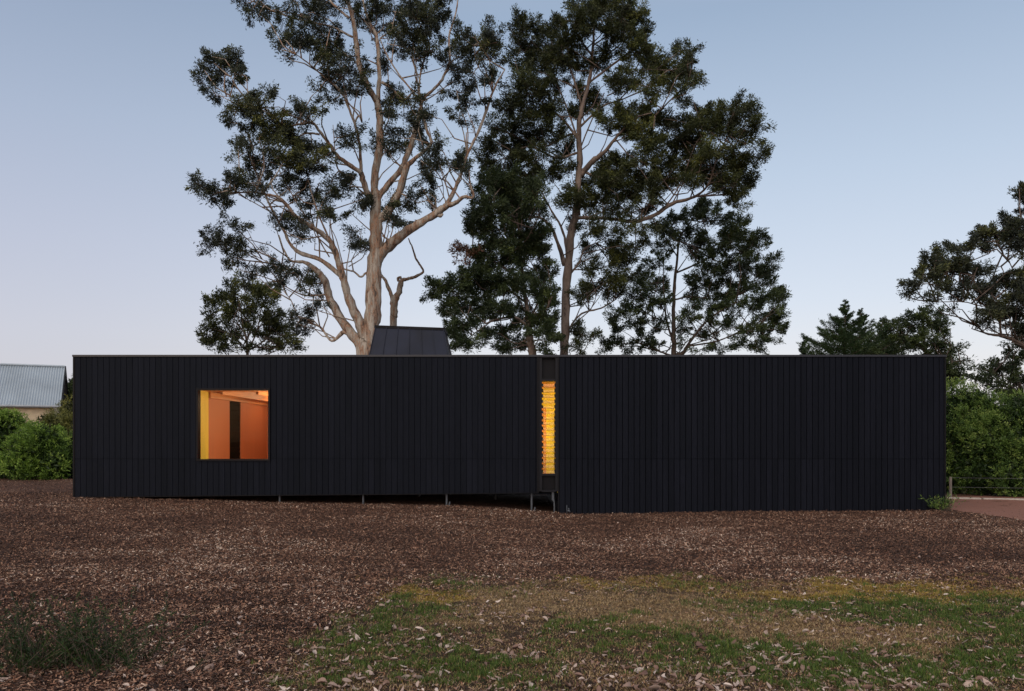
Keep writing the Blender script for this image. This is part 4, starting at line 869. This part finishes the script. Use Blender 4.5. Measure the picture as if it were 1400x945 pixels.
for px in (1500,1570,1640): shrub('shrub', 'green hedge bush out of the frame beyond the right edge', [blob(px,590,44,44,25), blob(px,640,48,36,24.6)], M['hedge'], .09, .5, group=hg)
# small plant at the right corner of the wall
def tuft(name, label, x, y, n_, h, w_, mat, cat='plant'):
    zg = Gs(x,y); C = np.tile([x,y,zg-.01],(n_,1))+np.stack([rng.normal(0,w_*.3,n_),rng.normal(0,.05,n_),np.zeros(n_)],1)
    V = []; 
    D0 = norm(np.stack([rng.normal(0,.45,n_),rng.normal(0,.35,n_),np.ones(n_)],1)); hh = h*rng.uniform(.5,1.1,n_); Ls = []
    for i in range(n_):
        k_ = 9; s_ = np.linspace(.25,1,k_); bend = np.array([D0[i,0]*.35,D0[i,1]*.2,-.12])
        P_ = C[i]+D0[i]*(s_*hh[i])[:,None]+bend*(s_**2*hh[i])[:,None]
        D = norm(D0[i]+rng.normal(0,.6,(k_,3))); W_ = norm(np.cross(D, rng.normal(0,1,(k_,3)))); V_, _ = quads(P_, D, W_, np.full(k_,.085), np.full(k_,.02)); V.append(V_)
    V = np.concatenate(V); root = empty(name, (x,y,zg), label, cat)
    link('foliage', bigmesh('foliage', V, np.arange(len(V)).reshape(-1,4), rng.random(len(V)//4)), mat, root)
    st = MB()
    for i in range(0,n_,2): st.tube([tuple(C[i]),tuple(C[i]+D0[i]*hh[i]*.9)],[.004,.002],3)
    st.build('stems', M['darkbark'], root)
tuft('weed_plant', 'small green leafy plant growing at the bottom right corner of the black wall', 10.58, 19.8, 60, .50, .34, M['hedge'])

# low feathery plant, bottom left
def lowplant():
    x0, y0 = -3.45, 6.15; zg = Gs(x0,y0); st = MB(); Ls = []
    for i in range(160):
        bx_ = x0+random.gauss(0,.34); by_ = y0+random.gauss(0,.18); a = random.uniform(0,6.283); ln = random.uniform(.22,.74); out = random.uniform(.25,1.15)
        d = Vector((math.cos(a)*out, math.sin(a)*out*.8, 1)).normalized(); pts = []
        for k_ in range(6):
            t_ = k_/5; pts.append(np.array([bx_+d.x*ln*t_*(1+.3*t_), by_+d.y*ln*t_, zg-.01+d.z*ln*t_*(1-.25*t_*out)]))
        st.tube([tuple(p_) for p_ in pts],[.0035,.003,.003,.0025,.002,.001],3)
        P_ = np.array(pts); n_ = 80; s_ = rng.random(n_)*.9+.1; i0 = np.minimum((s_*5).astype(int),4); fr = (s_*5-i0)[:,None]
        C = P_[i0]*(1-fr)+P_[i0+1]*fr; D = norm(np.array([[d.x,d.y,d.z]])*.9+rng.normal(0,.55,(n_,3)))
        W_ = norm(np.cross(D, rng.normal(0,1,(n_,3)))); L_ = rng.uniform(.022,.05,n_); V, _ = quads(C, D, W_, L_, L_*.16)
        Ls.append((V, np.clip(random.uniform(0,.5)+rng.random(n_)*.5,0,1)))
    root = empty('low_shrub', (x0,y0,zg), 'low dark feathery plant in the bottom left corner on the mulch', 'plant')
    st.build('stems', M['twig'], root)
    V = np.concatenate([a for a,_ in Ls]); r_ = np.concatenate([b_ for _,b_ in Ls])
    link('foliage', bigmesh('foliage', V, np.arange(len(V)).reshape(-1,4), r_), M['lowplant'], root)
lowplant()

# wire fence in front of the hedge
fe = empty('wire_fence', (11.6,24.3,0), 'low post and wire fence along the foot of the right-hand hedge', 'fence')
def fpos(t_): return Vector((13.12+t_*9, 24.05-t_*2.45, 0))
for i in range(4):
    p_ = fpos(i*.42-.015); 
    if i == 0: p_ = Vector(((1299.5-700)*24.15/F, 24.15, 0))
    zg = Gs(p_.x,p_.y); s = MB(); s.tube([(p_.x,p_.y,zg-.1),(p_.x,p_.y,zg+.66)],[.042,.038],9); s.build('post', M['post'], fe)
for zz in (.30,.58):
    s = MB(); a = Vector(((1299.5-700)*24.15/F, 24.15, zz)); c_ = fpos(1.26); c_.z = zz; s.tube([a,c_],[.004,.004],4); s.build('wire', M['wire'], fe)

# ------------------------------------------------------------------ light
W = bpy.data.worlds.new('World'); scene.world = W; W.use_nodes = True; nt = W.node_tree
bgn = nt.nodes['Background']; sky = nt.nodes.new('ShaderNodeTexSky'); sky.sky_type = 'NISHITA'; sky.sun_disc = False
EL, AZ = math.radians(5), math.radians(205)
sky.sun_elevation = EL; sky.sun_rotation = AZ; sky.air_density = 1.0; sky.dust_density = 1.5; sky.ozone_density = 2.0
nt.links.new(sky.outputs[0], bgn.inputs[0]); bgn.inputs[1].default_value = .05
# dusk air light: pale near the horizon, lavender to the west, blue-grey overhead
tc = nt.nodes.new('ShaderNodeTexCoord'); sx = nt.nodes.new('ShaderNodeSeparateXYZ'); nt.links.new(tc.outputs['Generated'], sx.inputs[0])
ra = ramp(nt, sx.outputs[2], [(0,(.72,.66,.70)),(.09,(.70,.68,.74)),(.16,(.61,.635,.73)),(.30,(.465,.53,.645)),(.46,(.30,.375,.50)),(.62,(.34,.37,.44)),(.9,(.50,.50,.53))])
rb_ = ramp(nt, sx.outputs[2], [(0,(.56,.53,.60)),(.12,(.54,.53,.62)),(.22,(.47,.485,.595)),(.34,(.375,.425,.545)),(.46,(.275,.335,.455)),(.62,(.34,.37,.44)),(.9,(.50,.50,.53))])
mr = nt.nodes.new('ShaderNodeMapRange'); mr.interpolation_type = 'SMOOTHSTEP'; mr.inputs[1].default_value = -.55; mr.inputs[2].default_value = .05
nt.links.new(sx.outputs[0], mr.inputs[0])
b2 = nt.nodes.new('ShaderNodeBackground'); 
my = nt.nodes.new('ShaderNodeMapRange'); my.interpolation_type = 'SMOOTHSTEP'; my.inputs[1].default_value = .25; my.inputs[2].default_value = -.7; nt.links.new(sx.outputs[1], my.inputs[0])
glow = ramp(nt, my.outputs[0], [(0,(1,1,1)),(1,(1.75,1.55,1.40))])   # the afterglow side of the sky, behind the photographer
nt.links.new(mixc(nt, 1.0, mixc(nt, mr.outputs[0], rb_.outputs[0], ra.outputs[0]), glow.outputs[0], 'MULTIPLY'), b2.inputs[0]); b2.inputs[1].default_value = 1.0
ad = nt.nodes.new('ShaderNodeAddShader'); nt.links.new(bgn.outputs[0], ad.inputs[0]); nt.links.new(b2.outputs[0], ad.inputs[1])
nt.links.new(ad.outputs[0], [q for q in nt.nodes if q.type == 'OUTPUT_WORLD'][0].inputs[0])
sl = bpy.data.lights.new('sun', 'SUN'); sl.energy = 1.5; sl.angle = math.radians(60); sl.color = (1,.87,.74)
so = bpy.data.objects.new('sun', sl); COL.objects.link(so)
sd = Vector((math.sin(AZ)*math.cos(EL), math.cos(AZ)*math.cos(EL), math.sin(math.radians(90)*.55)))
so.rotation_euler = sd.to_track_quat('Z','Y').to_euler()
def lamp(name, loc, e, size=.12):
    l = bpy.data.lights.new(name, 'POINT'); l.energy = e; l.color = (1,.77,.46); l.shadow_soft_size = size
    o_ = bpy.data.objects.new(name, l); COL.objects.link(o_); childof(o_, house); o_.location = o_.location+Vector(loc)
lamp('downlight_bulb', (-6.7,YF+4.6,2.98), 20, .06); lamp('downlight_bulb', (-5.75,YF+1.25,2.45), 82); lamp('downlight_bulb', (1.56,YF+1.5,2.0), 50)

cam = bpy.data.cameras.new('camera'); cam.sensor_width = 36; cam.lens = F/1400*36; cam.shift_y = (HZ-472.5)/1400; cam.clip_end = 6000; cam.clip_start = .05
co = bpy.data.objects.new('camera', cam); COL.objects.link(co); co.location = (0,0,EYE); co.rotation_euler = (math.pi/2,0,0); scene.camera = co
scene.view_settings.view_transform = 'Standard'; scene.view_settings.look = 'None'; scene.view_settings.exposure = 0; scene.view_settings.gamma = 1
